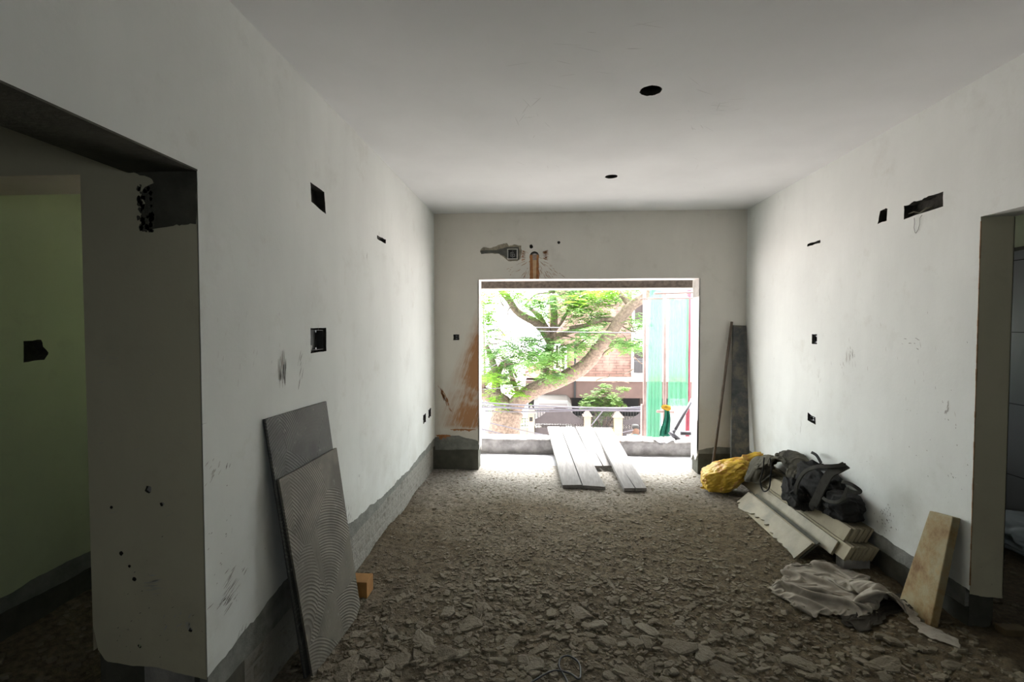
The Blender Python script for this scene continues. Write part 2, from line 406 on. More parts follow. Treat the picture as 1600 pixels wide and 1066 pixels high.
# tiled room beyond
def tile_wall():
    t = NT('grey_wall_tile'); g = t.n('ShaderNodeNewGeometry').outputs['Position']
    sp = t.n('ShaderNodeSeparateXYZ'); t.l(g, sp.inputs[0])
    cb = t.n('ShaderNodeCombineXYZ'); t.l(t.math('ADD', t.math('ADD', sp.outputs[0], sp.outputs[1]), .4), cb.inputs[0]); t.l(t.math('ADD', sp.outputs[2], .205), cb.inputs[1])
    b = t.n('ShaderNodeTexBrick', offset=.0); t.l(cb.outputs[0], b.inputs[0])
    for k, v in (('Scale', 1), ('Mortar Size', .004), ('Brick Width', 1.2), ('Row Height', .6)): b.inputs[k].default_value = v
    b.inputs['Color1'].default_value = (.33, .34, .345, 1); b.inputs['Color2'].default_value = (.30, .31, .315, 1); b.inputs['Mortar'].default_value = (.03, .03, .03, 1)
    t.col(b.outputs[0]); t.rough(.35); return t.m
m_gtile = tile_wall()
wt = struct(MB().box(3.95, 4.1, -2.7, 6.0, -.1, 2.285).build('wall_tiled', m_gtile))
MB().box(3.93, 3.95, -2.7, 6.0, 2.27, 2.30).build('tile_ledge', m_cemdark, wt)
MB().box(3.96, 4.1, -2.7, 6.0, 2.285, CZ).build('upper_plaster', m_green, wt)
mb = MB(); mb.box(RX+QT, 3.0, 5.4, 5.6, -.1, CZ); mb.box(3.6, 4.1, 5.4, 5.6, -.1, CZ); mb.box(3.0, 3.6, 5.4, 5.6, -.1, 1.2); mb.box(3.0, 3.6, 5.4, 5.6, 2.0, CZ); struct(mb.build('wall_tiled', m_gtile))  # unseen opening added here to brighten the tiled room

# far wall with the big opening and a cored hole
mb = MB()
hB = [(rough_circle(-.08, 2.425, .052, .02, 26), .23, False), (rough_circle(-.115, 2.532, .022, .2, 12), .03, True), (rough_circle(.19, 2.573, .016, .15, 12), .04, True),
      (rough_rect(-.375, -.275, 2.40, 2.50, .001, 3), .05, True), (rough_rect(-.995, -.928, 1.487, 1.55, .002), .05, True)]
lowl = jag(LX, OX0, [(LX, .37), (-.95, .40), (-.82, .37), (OX0, .34)], .014, .012, seed=31)
lowr = jag(OX1, RX, [(OX1, .27), (1.9, .31), (RX, .31)], .010, .012, seed=33)
plate(mb, lowl+[(OX0, OZ-.003), (OX0+.4, OZ+.001), (OX1-1, OZ-.002), (OX1, OZ+.004)]+lowr+[(RX, CZ), (LX, CZ)], hB, Bw, .004)
wf = struct(mb.build('wall_far', m_paint_far))
for a, b, s in ((LX, OX0, 41), (OX1, RX, 43)):
    mb = MB(); plate(mb, jag(a, b, [(a, .23), (b, .24)], .006, .015, seed=s)+[(b, .6), (a, .6)], [], lambda u, v, w: Bw(u, v, w-.003), .02)
    mb.build('cement_band', m_cem, wf)
MB().box(LX-.3, OX0-.012, DY+.022, DY+.23, -.1, .5).build('brick_base', m_cemdark, wf)
MB().box(OX1+.012, RX+.2, DY+.022, DY+.23, -.1, .5).build('brick_base', m_cemdark, wf)
mb = MB(); mb.box(LX-.3, OX0-.002, DY+.055, DY+.228, .3, CZ+.2); mb.box(OX1+.002, RX+.2, DY+.055, DY+.228, .3, CZ+.2)
mb.box(OX0-.002, -.14, DY+.055, DY+.228, OZ+.01, CZ+.2); mb.box(-.02, OX1+.002, DY+.055, DY+.228, OZ+.01, CZ+.2)
mb.box(-.14, -.02, DY+.055, DY+.228, OZ+.01, 2.36); mb.box(-.14, -.02, DY+.055, DY+.228, 2.49, CZ+.2)
mb.build('wall_core', m_conc, wf)
mb = MB()
def strip(p0, p1, q0, q1): mb.add([p0, p1, q1, q0], [(0, 1, 2, 3)])
# reveals of the opening, a little wavy, bare at the foot
for X, sg, zb in ((OX0, 1, .30), (OX1, -1, .22)):
    pts = [(DY, zb), (DY+.08, zb-.08), (DY+.15, zb-.02), (DY+.23, zb-.12), (DY+.23, OZ), (DY, OZ)]
    plate(mb, pts, [], (lambda X, sg: lambda u, v, w: (X+sg*w, u, v))(X, sg), .01)
mb.add([(OX0, DY, OZ), (OX1, DY, OZ), (OX1, DY+.23, OZ), (OX0, DY+.23, OZ)], [(0, 1, 2, 3)])
mb.build('reveal', m_reveal, wf)
mb = MB()
plate(mb, rough_poly([(OX1-.001, 1.93), (OX1-.001, 2.165), (OX1-.0005, 2.165), (OX1-.0005, 1.93)], 0, 1), [], Bw)
mb = MB(); mb.box(OX1-.004, OX1-.0005, DY+.005, DY+.228, 1.97, OZ-.003); mb.box(OX1-.002, OX1+.009, DY-.0015, DY+.004, 1.985, OZ)
mb.build('bare_cement_patch', m_conc, wf)

# ceiling with two round light cut-outs, wall behind the camera, slab
mb = MB()
plate(mb, [(-4.3, -2.7), (4.1, -2.7), (4.1, 5.7), (-4.3, 5.7)], [(rough_circle(.583, 2.674, .058, .05, 26), .09, True), (rough_circle(.588, 4.17, .053, .07, 24), .09, True)],
      lambda u, v, w: (u, v, CZ-w))
ce = struct(mb.build('ceiling', m_ceil))
MB().box(-4.4, 4.2, -2.9, 5.65, CZ+.1, CZ+.25).build('slab', m_conc, ce)
mb = MB(); plate(mb, [(-4.4, -.1), (4.2, -.1), (4.2, CZ), (-4.4, CZ)], [([(.1, 1.25), (.9, 1.25), (.9, 2.0), (.1, 2.0)], .2, False)], lambda u, v, w: (u, -2.7+w, v))  # unseen opening added for fill light from behind the camera
struct(mb.build('wall_rear', m_cem))
struct(MB().box(-4.4, -4.2, JY+.2, 5.6, -.1, CZ).build('wall_outer', m_paint))
struct(MB().box(-4.3, LX-JT-.02, 3.86, 4.0, -.1, CZ).build('wall_outer', m_paint)) if False else None

# ------------------------------------------------------------------ rust and scuff marks on the walls
m_rust = M('rust_slurry', (.40, .17, .06), .35, 22, .9, world=True)
m_rust2 = M('pale_slurry', (.55, .38, .22), .2, 22, .9, world=True)
m_scuff = M('scuff', (.20, .19, .16), .4, 40, .9, world=True)
m_scuff2 = M('faint_scuff', (.50, .49, .45), .15, 30, .9, world=True)
def stroke(mb, to3, u, v, ang, ln, wd, off=.0012):
    c, s = math.cos(ang), math.sin(ang); n = 4; top = []; bot = []
    for i in range(n+1):
        t = i/n; wv = wd*math.sin(math.pi*(.12+.8*t))*R.uniform(.6, 1.1)/2; x = (t-.5)*ln; k = R.uniform(-.1, .1)*wd
        top.append((u+c*x-s*(wv+k), v+s*x+c*(wv+k))); bot.append((u+c*x+s*(wv-k), v+s*x-c*(wv-k)))
    ps = top+bot[::-1]
    mb.add([to3(a, b, off) for a, b in ps], [tuple([i, i+1, 2*n-i, 2*n+1-i]) for i in range(n)])
mb = MB()
for i in range(190):     # slurry thrown out from the cored hole
    a = R.choice([R.uniform(-2.75, -1.75), R.uniform(-1.4, -.45), R.uniform(-1.35, -.7), R.uniform(-.3, .4), R.uniform(2.7, 3.5)]); r = abs(R.gauss(.16, .08))+.07
    if math.sin(a) > -.3: r = min(r, .13)
    u, v = -.08+r*math.cos(a), 2.425+r*math.sin(a)*1.1
    if v < OZ+.02: continue
    stroke(mb, Bw, u, v, a+R.uniform(-.15, .1), R.uniform(.015, .07), R.uniform(.002, .0055))
def drip(u0, u1, v, h, dl):
    n = 26; top = []; bot = []
    for i in range(n+1):
        t = i/n; u = u0+(u1-u0)*t; e = min(1, 6*t, 6*(1-t)); top.append((u, v+h*.5*e+R.uniform(-.002, .002)))
        bot.append((u, v-h*.5*e-dl*e*(R.random()**3)))
    ps = [Bw(*p, .0013) for p in top]+[Bw(*p, .0013) for p in bot]
    mb.add(ps, [(i, i+1, n+2+i, n+1+i) for i in range(n)])
a = at(703, 671, 1, DY); b = at(744, 672, 1, DY); drip(a.x, b.x, a.z, .012, .022)
a = at(681, 679, 1, DY); b = at(705, 683, 1, DY); drip(a.x, b.x, a.z-.012, .02, .045)
for i in range(34):
    t = R.random(); x = 686+18*t+R.gauss(0, 1.6); y = 604+38*t; p = at(x, y, 1, DY); stroke(mb, Bw, p.x, p.z, math.radians(-66)+R.uniform(-.12, .12), R.uniform(.03, .07), .004+.006*math.sin(math.pi*t))
# brown run below the cored hole
n = 10; L_ = [(-.132+R.uniform(-.003, .003), 2.44-(2.44-OZ)*i/n) for i in range(n+1)]; R_ = [(-.030+R.uniform(-.003, .003), 2.44-(2.44-OZ)*i/n) for i in range(n+1)]
for q in (L_, R_):
    for i in range(n+1): q[i] = (q[i][0], q[i][1])
la = [(-.118+.010*(i/n), y) for i, (x, y) in enumerate(L_)]; ra = [(-.043-.006*(i/n), y) for i, (x, y) in enumerate(R_)]
for o, q in ((L_, la), (R_, ra)):
    qq = [(x+(.016 if o is L_ else -.012)*(1), y) for x, y in q]
    mb.add([Bw(*p, .0013) for p in o]+[Bw(*p, .0013) for p in qq], [(i, i+1, n+2+i, n+1+i) for i in range(n)])
mb.build('rust_stain', m_rust, wf)
mb = MB(); q0 = [(x+.016, y-.058) for x, y in la]; q1 = [(x-.012, y-.058) for x, y in ra]
q0 = [(x, max(y, OZ+.002)) for x, y in q0]; q1 = [(x, max(y, OZ+.002)) for x, y in q1]
mb.add([Bw(*p, .0012) for p in q0]+[Bw(*p, .0012) for p in q1], [(i, i+1, n+2+i, n+1+i) for i in range(n)])
mb.build('pale_run', m_rust2, wf)
# cement patch around the junction box
mb = MB()
pa = [(at(x, y, 1, DY).x, at(x, y, 1, DY).z) for x, y in ((750, 392), (755, 386), (764, 388), (772, 386), (785, 381), (792, 380), (795, 384), (805, 382), (814, 384), (815, 392), (813, 405), (808, 408), (794, 408), (787, 402), (780, 397), (765, 396), (752, 397))]
plate(mb, rough_poly(pa, .004, 4), [([(-.383, 2.392), (-.267, 2.392), (-.267, 2.508), (-.383, 2.508)], .001, False)], lambda u, v, w: Bw(u, v, w+.0015))
mb.build('chipped_plaster_patch', M('chipped_plaster', (.33, .29, .22), .4, 30, .9, .4, world=True), wf)
mb = MB()
pa = [(at(x, y, 1, DY).x, at(x, y, 1, DY).z) for x, y in ((751, 392), (760, 391), (775, 391), (786, 388), (793, 386), (811, 386), (811, 406), (796, 406), (788, 400), (778, 396), (765, 395), (752, 397))]
plate(mb, rough_poly(pa, .002, 3), [([(-.383, 2.392), (-.267, 2.392), (-.267, 2.508), (-.383, 2.508)], .001, False)], lambda u, v, w: Bw(u, v, w+.003))
mb.build('wet_cement_patch', M('wet_cement', (.12, .12, .105), .3, 20, .9, .4, world=True), wf)

def scuffs(to3, ax, val, rows, parent):
    dk, ft = MB(), MB(); iu = 1 if ax == 0 else 0
    for (x, y, sx, sy, n, ang, ln, wd, faint) in rows:
        for i in range(n):
            p = at(x+R.gauss(0, sx), y+R.gauss(0, sy), ax, val)
            stroke(ft if faint else dk, to3, p[iu], p.z, math.radians(ang+R.uniform(-9, 9)), ln*R.uniform(.5, 1.3), wd*R.uniform(.5, 1.2), .0008)
    dk.build('scuff_marks', m_scuff, parent); ft.build('faint_marks', m_scuff2, parent)
scuffs(Lw, 0, LX, [(362, 918, 9, 13, 26, 24, .045, .0035, 0), (352, 940, 9, 5, 14, 14, .03, .003, 0), (441, 575, 3, 12, 22, 88, .09, .007, 1), (442, 590, 4, 5, 8, 85, .04, .003, 0),
      (470, 572, 2, 13, 10, 65, .05, .003, 0), (480, 560, 4, 8, 8, 80, .04, .002, 1), (336, 735, 9, 9, 14, 40, .02, .005, 1), (355, 727, 2, 2, 3, 60, .02, .006, 0), (573, 396, 1, 3, 3, 80, .04, .004, 0),
      (640, 660, 2, 15, 10, 85, .06, .004, 1), (546, 805, 4, 9, 20, 70, .03, .004, 0), (562, 744, 1, 2, 2, 60, .02, .008, 0), (380, 985, 5, 6, 8, 60, .03, .003, 0), (345, 850, 10, 60, 14, 30, .008, .004, 0),
      (420, 560, 60, 80, 26, 80, .03, .002, 1), (592, 368, .6, 2.2, 5, 70, .05, .004, 1), (600, 560, 20, 60, 18, 80, .03, .002, 1)], wl)
scuffs(Rw, 0, RX, [(1328, 560, 3, 8, 18, 80, .05, .004, 1), (1331, 553, 2, 4, 8, 75, .03, .004, 0), (1316, 572, 2, 7, 8, 80, .03, .004, 1), (1425, 536, 8, 5, 8, 15, .02, .003, 0), (1385, 810, 9, 14, 40, 60, .012, .006, 0),
      (1251, 672, .6, 6, 5, 80, .05, .003, 0), (1480, 636, 2, 4, 5, 100, .03, .01, 1), (1440, 650, 30, 40, 14, 60, .006, .005, 0), (1490, 700, 20, 70, 20, 60, .01, .004, 0), (1400, 560, 60, 60, 18, 80, .03, .003, 1), (1280, 590, 3, 18, 10, 80, .05, .003, 1)], wr)
scuffs(Pw, 1, JY, [(240, 915, 8, 6, 14, 8, .04, .004, 1), (290, 970, 14, 10, 14, 60, .02, .006, 1), (235, 960, 40, 60, 26, 30, .008, .003, 0), (170, 560, 10, 4, 8, 10, .03, .002, 1), (230, 700, 50, 70, 16, 20, .03, .002, 1)], wp)

# ------------------------------------------------------------------ switch boxes in the chases
m_box = M('switch_box_plastic', (.05, .05, .045), .4, 30, .6)
m_zinc = M('zinc_box', (.28, .29, .30), .3, 40, .5, metal=.6)
m_wire = M('wire_grey', (.12, .12, .12), .2, 20, .5)
def back_box(to3, u0, u1, v0, v1, dep, label, cat='switch box', extra=None, mat=None, name='switch_box'):
    base = V(to3((u0+u1)/2, v0, -dep))
    t = thing(name, label, cat, base, 'electrical boxes set in the walls')
    g = .004; mb = MB()
    def q(a, b, c, d, w0, w1): # bar u a..b, v c..d, depth w0..w1
        mb.hexa([to3(a, c, w0), to3(b, c, w0), to3(b, d, w0), to3(a, d, w0)], [to3(a, c, w1), to3(b, c, w1), to3(b, d, w1), to3(a, d, w1)])
    w0, w1 = -dep+.001, -.012; th = .0025
    q(u0+g, u1-g, v0+g, v1-g, w0, w0+th); q(u0+g, u0+g+th, v0+g, v1-g, w0, w1); q(u1-g-th, u1-g, v0+g, v1-g, w0, w1)
    q(u0+g, u1-g, v0+g, v0+g+th, w0, w1); q(u0+g, u1-g, v1-g-th, v1-g, w0, w1)
    mb.build('shell', mat or m_box, t)
    um = (u0+u1)/2
    for vv in (v0+.012, v1-.012):
        mb = MB(); q(um-.006, um+.006, vv-.005, vv+.005, w1-.006, w1-.004); mb.build('screw_lug', m_zinc, t)
    if extra: extra(t, q)
    return t
def conduit_end(t, q):
    mb = MB(); mb.tube([V(Lw(2.505, 1.512, -.03)), V(Lw(2.505, 1.545, -.022))], .013, 12); mb.build('conduit_end', M('pvc_white', (.55, .55, .52), .1), t, True)
back_box(Lw, 2.478, 2.646, 1.513, 1.630, .05, 'large dark switch box with a white conduit end, left wall above the tiles', extra=conduit_end)
back_box(Lw, 4.885, 4.975, .65, .72, .05, 'low socket box near the far corner of the left wall, nearer of the pair')
back_box(Lw, 5.115, 5.205, .665, .735, .05, 'low socket box at the far corner of the left wall, farther of the pair')
back_box(Rw, 4.055, 4.12, 1.505, 1.575, .05, 'small dark switch box at mid height in the right wall')
back_box(Rw, 4.058, 4.155, .862, .902, .05, 'small open box low in the right wall above the black rucksack')
back_box(Bw, -.988, -.935, 1.493, 1.544, .05, 'small dark box in the far wall left of the opening beside the rust spray')
def emblem(t, q):
    mb = MB(); w1 = -.030; w0 = -.032
    def qq(a, b, c, d): mb.hexa([Bw(a, c, w0), Bw(b, c, w0), Bw(b, d, w0), Bw(a, d, w0)], [Bw(a, c, w1), Bw(b, c, w1), Bw(b, d, w1), Bw(a, d, w1)])
    u, v = -.325, 2.45; r = .024; k = .0035
    qq(u-r, u+r, v-r, v-r+k); qq(u-r, u-r+k, v-r, v+r); qq(u-r, u+r*.6, v+r-k, v+r); qq(u+r-k, u+r, v-r, v+.2*r); qq(u-.3*r, u+r, v+.1*r, v+.1*r+k); qq(u-.4*r, u-.4*r+k, v-.5*r, v+.6*r); qq(u-.4*r, u+.3*r, v-.5*r, v-.5*r+k)
    mb.build('square_mark', M('mark_white', (.6, .6, .58), .05), t)
    mb = MB()
    def q3(a, b, c, d, e, f): mb.hexa([Bw(a, c, e), Bw(b, c, e), Bw(b, d, e), Bw(a, d, e)], [Bw(a, c, f), Bw(b, c, f), Bw(b, d, f), Bw(a, d, f)])
    for e0, e1 in ((-.378, -.371), (-.281, -.274)):
        mb = MB(); q3(e0, e1, 2.405, 2.496, -.02, .004); mb.build('side_rail', m_zinc, t)
back_box(Bw, -.373, -.277, 2.402, 2.498, .05, 'square junction box with a white square mark, in wet cement above the opening', extra=emblem, name='junction_box')
# wires hanging from the long recess in the right wall
mb = MB()
def rp(x, y, w=0.004): p = at(x, y, 0, RX-w); return p
mb.tube([rp(1428, 339, -.02), rp(1428.5, 341), rp(1429, 348), rp(1428, 356), rp(1430, 364), rp(1431, 364.5), rp(1435, 358), rp(1437, 350), rp(1437, 341), rp(1440, 337), rp(1445, 333, -.02)], .0012, 5)
tag(mb.build('hanging_wire', m_wire, smooth=True, origin=rp(1432, 352)), 'thin grey wire looping out of the long recess high in the right wall', 'wire')
mb = MB(); mb.tube([rp(1418, 335, -.03), rp(1428, 331, -.02), rp(1437, 333, -.025), rp(1447, 326, -.02), rp(1457, 324, -.035)], .004, 6)
tag(mb.build('wire_bundle', M('wire_olive', (.16, .15, .1), .3), smooth=True, origin=rp(1437, 330, -.02)), 'bundle of dusty wires lying inside the long recess high in the right wall', 'wire')

# ------------------------------------------------------------------ floor and rubble
def fh(x, y):
    z = .012*noise.fractal(V((x*2.2, y*2.2, 1)), 1, 2, 3)+.010*noise.fractal(V((x*11, y*11, 5)), .8, 2.2, 4)+.006*abs(noise.noise(V((x*28, y*28, 9))))+.004*noise.noise(V((x*60, y*60, 2)))
    z += .05*max(0, 1-abs(x-LX)/.25)*max(0, .3+noise.noise(V((y*2, 0, 8)))) if LX-.1 < x else 0     # dust banked along the walls
    z += .03*max(0, 1-abs(x-RX)/.5)
    if y > 4.4: z *= max(.15, 1-(y-4.4)*1.1)
    if x > 1.9 and y < 2.9: z += .05*min(1, (x-1.9)*2)
    if x < -1.5: z += .05+.10*max(0, 1-(x+2.55)/.5)
    return z
def grid(mb, x0, x1, y0, y1, st):
    nx = int((x1-x0)/st); ny = int((y1-y0)/st)
    vs = [(x0+(x1-x0)*i/nx, y0+(y1-y0)*j/ny, 0) for j in range(ny+1) for i in range(nx+1)]
    vs = [(x, y, fh(x, y)) for x, y, _ in vs]
    mb.add(vs, [(j*(nx+1)+i, j*(nx+1)+i+1, (j+1)*(nx+1)+i+1, (j+1)*(nx+1)+i) for j in range(ny) for i in range(nx)])
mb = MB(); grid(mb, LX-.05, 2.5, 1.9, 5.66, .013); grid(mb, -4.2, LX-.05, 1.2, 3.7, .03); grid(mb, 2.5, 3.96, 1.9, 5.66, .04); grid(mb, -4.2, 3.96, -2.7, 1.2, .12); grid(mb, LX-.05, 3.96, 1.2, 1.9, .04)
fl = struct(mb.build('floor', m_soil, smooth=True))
MB().box(-4.4, 4.2, -2.9, 5.66, -.3, -.08).build('slab', m_conc, fl)

def chip(mb, x, y, z, size, thick, tilt, yaw, el=1.0, rr=R):
    n = rr.randint(5, 8) if size < .9 else rr.randint(9, 13); ang = sorted([2*math.pi*(i+rr.uniform(-.35, .35))/n for i in range(n)])
    rad = [size*.5*rr.uniform(.62, 1.1) for _ in ang]
    m = Matrix.Translation(V((x, y, z))) @ Matrix.Rotation(yaw, 4, 'Z') @ Matrix.Rotation(tilt, 4, 'X')
    b = [(r*math.cos(a)*1.04*el, r*math.sin(a)*1.04, -thick/2) for r, a in zip(rad, ang)]
    c = [(r*math.cos(a)*el, r*math.sin(a), thick*.3*rr.uniform(.6, 1.2)) for r, a in zip(rad, ang)]
    k = rr.uniform(.6, .85)
    d = [(r*math.cos(a)*k*el+rr.uniform(-.05, .05)*size, r*math.sin(a)*k+rr.uniform(-.05, .05)*size, thick/2*rr.uniform(.8, 1.2)) for r, a in zip(rad, ang)]
    vs = [m @ V(p) for p in b+c+d]
    fs = [tuple(range(n))[::-1], tuple(range(2*n, 3*n))]
    for q in (0, n): fs += [(q+i, q+(i+1) % n, q+(i+1) % n+n, q+i+n) for i in range(n)]
    mb.add(vs, fs)
protos = []
for k in range(26):
    b = MB(); chip(b, 0, 0, 0, 1, R.uniform(.12, .20), 0, 0, R.choice([1, 1.2, 1.5, 1.9])); me = bpy.data.meshes.new('mortar_chip')
    me.from_pydata([tuple(p) for p in b.v], [], b.f); me.materials.append(m_chip); protos.append(me)
def dens(x, y):  # how rubble-strewn: centre and near part
    d = 1.0 if y < 3.6 else max(.1, 1-(y-3.6)*.75)
    if x < -.7: d *= .45 if y > 2.6 else .8
    if x > 1.3: d *= .5
    return d
spots = []; rr = random.Random(3)
big = [(755, 950, .12), (735, 975, .15), (905, 955, .16), (930, 972, .12), (860, 955, .09), (665, 1005, .14), (690, 1022, .13), (620, 1030, .12), (950, 1000, .10), (800, 1000, .11), (1060, 1012, .14), (1100, 1020, .11),
       (580, 1020, .11), (1250, 1035, .13), (1385, 1035, .12), (1010, 985, .12), (835, 1040, .10), (1130, 1045, .13), (770, 905, .08), (960, 940, .08), (1080, 945, .07), (540, 1050, .12), (700, 955, .10), (980, 1050, .13), (1200, 1000, .09), (612, 990, .08)]
for x, y, s in big:
    p = at(x, y, 2, .01); spots.append((p.x, p.y, s))
while len(spots) < 300:
    y = 2.13+abs(rr.gauss(0, .75)); x = rr.uniform(-1.0, 2.0)
    if y > 4.2 or rr.random() > dens(x, y) or x < -1.05+(2.8-y)*.0: continue
    if x > 1.75 and y > 2.9: continue
    s = rr.uniform(.032, .072)*(1.1 if y < 2.7 else .8 if y < 3.2 else .6)
    if all((x-a)**2+(y-b)**2 > (.33*(s+c))**2 for a, b, c in spots): spots.append((x, y, s))
m3 = lambda p: fh(p[0], p[1])
BIG = ['pointed mortar slab lying flat in the rubble, left of the middle of the floor', 'widest mortar slab of the left cluster, lying on the rubble', 'broad mortar slab in the centre of the near floor, its far end raised',
       'mortar slab touching the broad one at the centre of the near floor', 'pale thin mortar slab left of the broad central one', 'long low mortar slab left of centre near the camera', 'mortar slab just in front of the long low one at the left',
       'mortar slab halfway between the leaning tiles and the left cluster', 'mortar slab in front of the broad central slabs', 'mortar slab behind the looped cable at the near edge', 'mortar slab right of centre near the camera', 'mortar slab right of centre, rightmost of a near pair']
for i, (x, y, s) in enumerate(spots):
    o = bpy.data.objects.new('mortar_chip', protos[rr.randrange(26)]); COL.objects.link(o)
    o.location = (x, y, fh(x, y)+.04*s+.001); sc = s*rr.uniform(.85, 1.1)
    o.scale = (sc, sc*rr.uniform(.7, 1), sc*rr.uniform(.7, 1.2)*(.7 if s > .1 else 1)); o.rotation_euler = (rr.gauss(0, .13), rr.gauss(0, .13), rr.uniform(0, 6.3))
    if i < len(BIG): tag(o, BIG[i], 'rubble', 'large mortar slabs among the rubble')
    else: tag(o, 'small flat broken chip of grey mortar lying in the rubble on the floor', 'rubble', 'mortar chips strewn over the floor')
mb = MB(); k = 0
while k < 14000:
    y = 2.0+3.4*rr.random()**1.25; x = rr.uniform(-1.2, 2.2)
    if rr.random() > dens(x, y)*.9+.08: continue
    s = min(.055 if y < 3 else .03, .007+rr.expovariate(1/(.011 if y < 3.2 else .007))); chip(mb, x, y, fh(x, y)+s*.06, s, s*rr.uniform(.15, .4), rr.gauss(0, .22), rr.uniform(0, 6.3), rr.choice([1, 1.3, 1.6]), rr); k += 1
for k in range(400):
    x = rr.uniform(-2.5, -1.5); y = rr.uniform(1.9, 3.4); s = rr.uniform(.015, .05); chip(mb, x, y, fh(x, y)+s*.1, s, s*.3, rr.gauss(0, .2), rr.uniform(0, 6), 1, rr)
for k in range(250):
    x = rr.uniform(2.3, 3.8); y = rr.uniform(2.0, 3.6); s = rr.uniform(.015, .07); chip(mb, x, y, fh(x, y)+s*.1, s, s*.3, rr.gauss(0, .2), rr.uniform(0, 6), 1, rr)
o = stuff(mb.build('rubble', m_chip)); tag(o, 'loose grit and small mortar crumbs covering the floor', 'rubble')

# cable end on the floor, bottom of frame
mb = MB()
def fp(x, y, h=.015): p = at(x, y, 2, h); return V((p.x, p.y, fh(p.x, p.y)+h))
c_pts = [(800, 1090), (835, 1066), (865, 1050), (890, 1052), (905, 1062), (907, 1045), (902, 1032), (888, 1024), (876, 1028), (874, 1042), (884, 1060), (892, 1080)]
ctrl = [fp(x, y, .012 if i != 4 else .02) for i, (x, y) in enumerate(c_pts)]
def smooth_pts(P, k=6):
    out = []
    for i in range(len(P)-1):
        p0, p1, p2, p3 = P[max(i-1, 0)], P[i], P[i+1], P[min(i+2, len(P)-1)]
        for j in range(k):
            t = j/k; out.append(.5*((2*p1)+(p2-p0)*t+(2*p0-5*p1+4*p2-p3)*t*t+(3*p1-p0-3*p2+p3)*t**3))
    return out+[P[-1]]
mb.tube(smooth_pts(ctrl), .0045, 8)
tag(mb.build('cable', M('black_cable', (.05, .052, .055), .2, rough=.45), smooth=True, origin=fp(880, 1050, 0)), 'looped black cable lying on the rubble at the near edge', 'cable')

# ------------------------------------------------------------------ tiles leaning on the left wall
def adhesive_mat(name, c0, c1):
    t = NT(name); co = t.coord(world=False)
    vo = t.n('ShaderNodeTexVoronoi', feature='F1'); vo.inputs['Scale'].default_value = 2.6; t.l(co, vo.inputs['Vector'])
    wn = t.n('ShaderNodeTexWhiteNoise', noise_dimensions='3D'); t.l(vo.outputs['Position'], wn.inputs['Vector'])
    sub = t.n('ShaderNodeVectorMath', operation='MULTIPLY_ADD'); t.l(wn.outputs['Color'], sub.inputs[0]); sub.inputs[1].default_value = (.0, 1.1, .5)
    off = t.n('ShaderNodeVectorMath', operation='SUBTRACT'); t.l(vo.outputs['Position'], off.inputs[0]); off.inputs[1].default_value = (0, .55, .55)
    t.l(off.outputs[0], sub.inputs[2])
    d = t.n('ShaderNodeVectorMath', operation='DISTANCE'); t.l(co, d.inputs[0]); t.l(sub.outputs[0], d.inputs[1])
    wv = t.math('SINE', t.math('MULTIPLY', d.outputs['Value'], 2*math.pi/.0135))
    n1 = t.noise(co, 6, 5); nf = t.noise(co, 50, 5)
    ridge = t.math('MULTIPLY', t.math('ADD', wv, 1), .5)
    amt = t.ramp(t.noise(co, 3, 3), [(.30, (.25, .25, .25)), (.55, (1, 1, 1))])
    rid = t.math('MULTIPLY', ridge, amt)
    c = t.mix(t.ramp(n1, [(.35, (0, 0, 0)), (.65, (1, 1, 1))]), c0, c1)
    c = t.mix(t.math('MULTIPLY', t.ramp(rid, [(.62, (0, 0, 0)), (.95, (1, 1, 1))]), .55), c, tuple(x*1.9 for x in c1))
    dots = t.math('MULTIPLY', t.ramp(t.noise(co, 22, 6, .7), [(.60, (0, 0, 0)), (.72, (1, 1, 1))]), ridge)
    c = t.mix(t.math('MULTIPLY', dots, .8), c, (.42, .42, .37))
    t.col(c); t.rough(.7); t.bump(t.math('ADD', rid, t.math('MULTIPLY', nf, .3)), .6, .003); return t.m
m_adhA = adhesive_mat('combed_adhesive_grey', (.075, .075, .068), (.105, .105, .095))
m_adhB = adhesive_mat('combed_adhesive_brown', (.125, .112, .088), (.175, .162, .128))
def slab4(mb, bl, br, tr, tl, th):      # a board from four face corners, thickness away from the room
    bl, br, tr, tl = map(V, (bl, br, tr, tl)); n = (br-bl).cross(tl-bl).normalized()*th
    if n.x > 0: n = -n
    mb.hexa([bl, br, tr, tl], [p+n for p in (bl, br, tr, tl)])
z0 = .004
tb0 = at(484, 1062, 2, .01); tb1 = at(560, 957, 2, .01)
t0 = at(415, 655, 0, LX+.014); t1 = at(510, 627, 0, LX+.014)
d0 = (t0-tb0); d1 = (t1-tb1)
nrm = V((1, .0, .12)).normalized()
back = thing('floor_tile', 'tall grey floor tile leaning on the left wall, its back combed with adhesive', 'tile', tb0, 'tiles leaning on the left wall')
mb = MB(); A = [tb0-nrm*.014, tb1-nrm*.014, t1, t0]; slab4(mb, *A, .010); mb.build('adhesive_side', m_adhA, back, bevel=.001)
mb = MB(); e = nrm*.0105; slab4(mb, *[p-e for p in A], .004); mb.build('glazed_face', M('tile_body_dark', (.05, .05, .048), .2, rough=.3), back)
s0 = tb0+d0*.777; s1 = tb1+d1*.78
front = thing('floor_tile', 'shorter brown-grey cut tile leaning in front of the taller tile at the left wall', 'tile', tb0+V((.012, 0, 0)), 'tiles leaning on the left wall')
sh = (tb1-tb0).normalized()*.008
mb = MB()
B = [tb0+sh, tb1+sh+d1*.0, s1+sh*1.5, s0+sh*.5]; B = [p+nrm*.0125 for p in B]
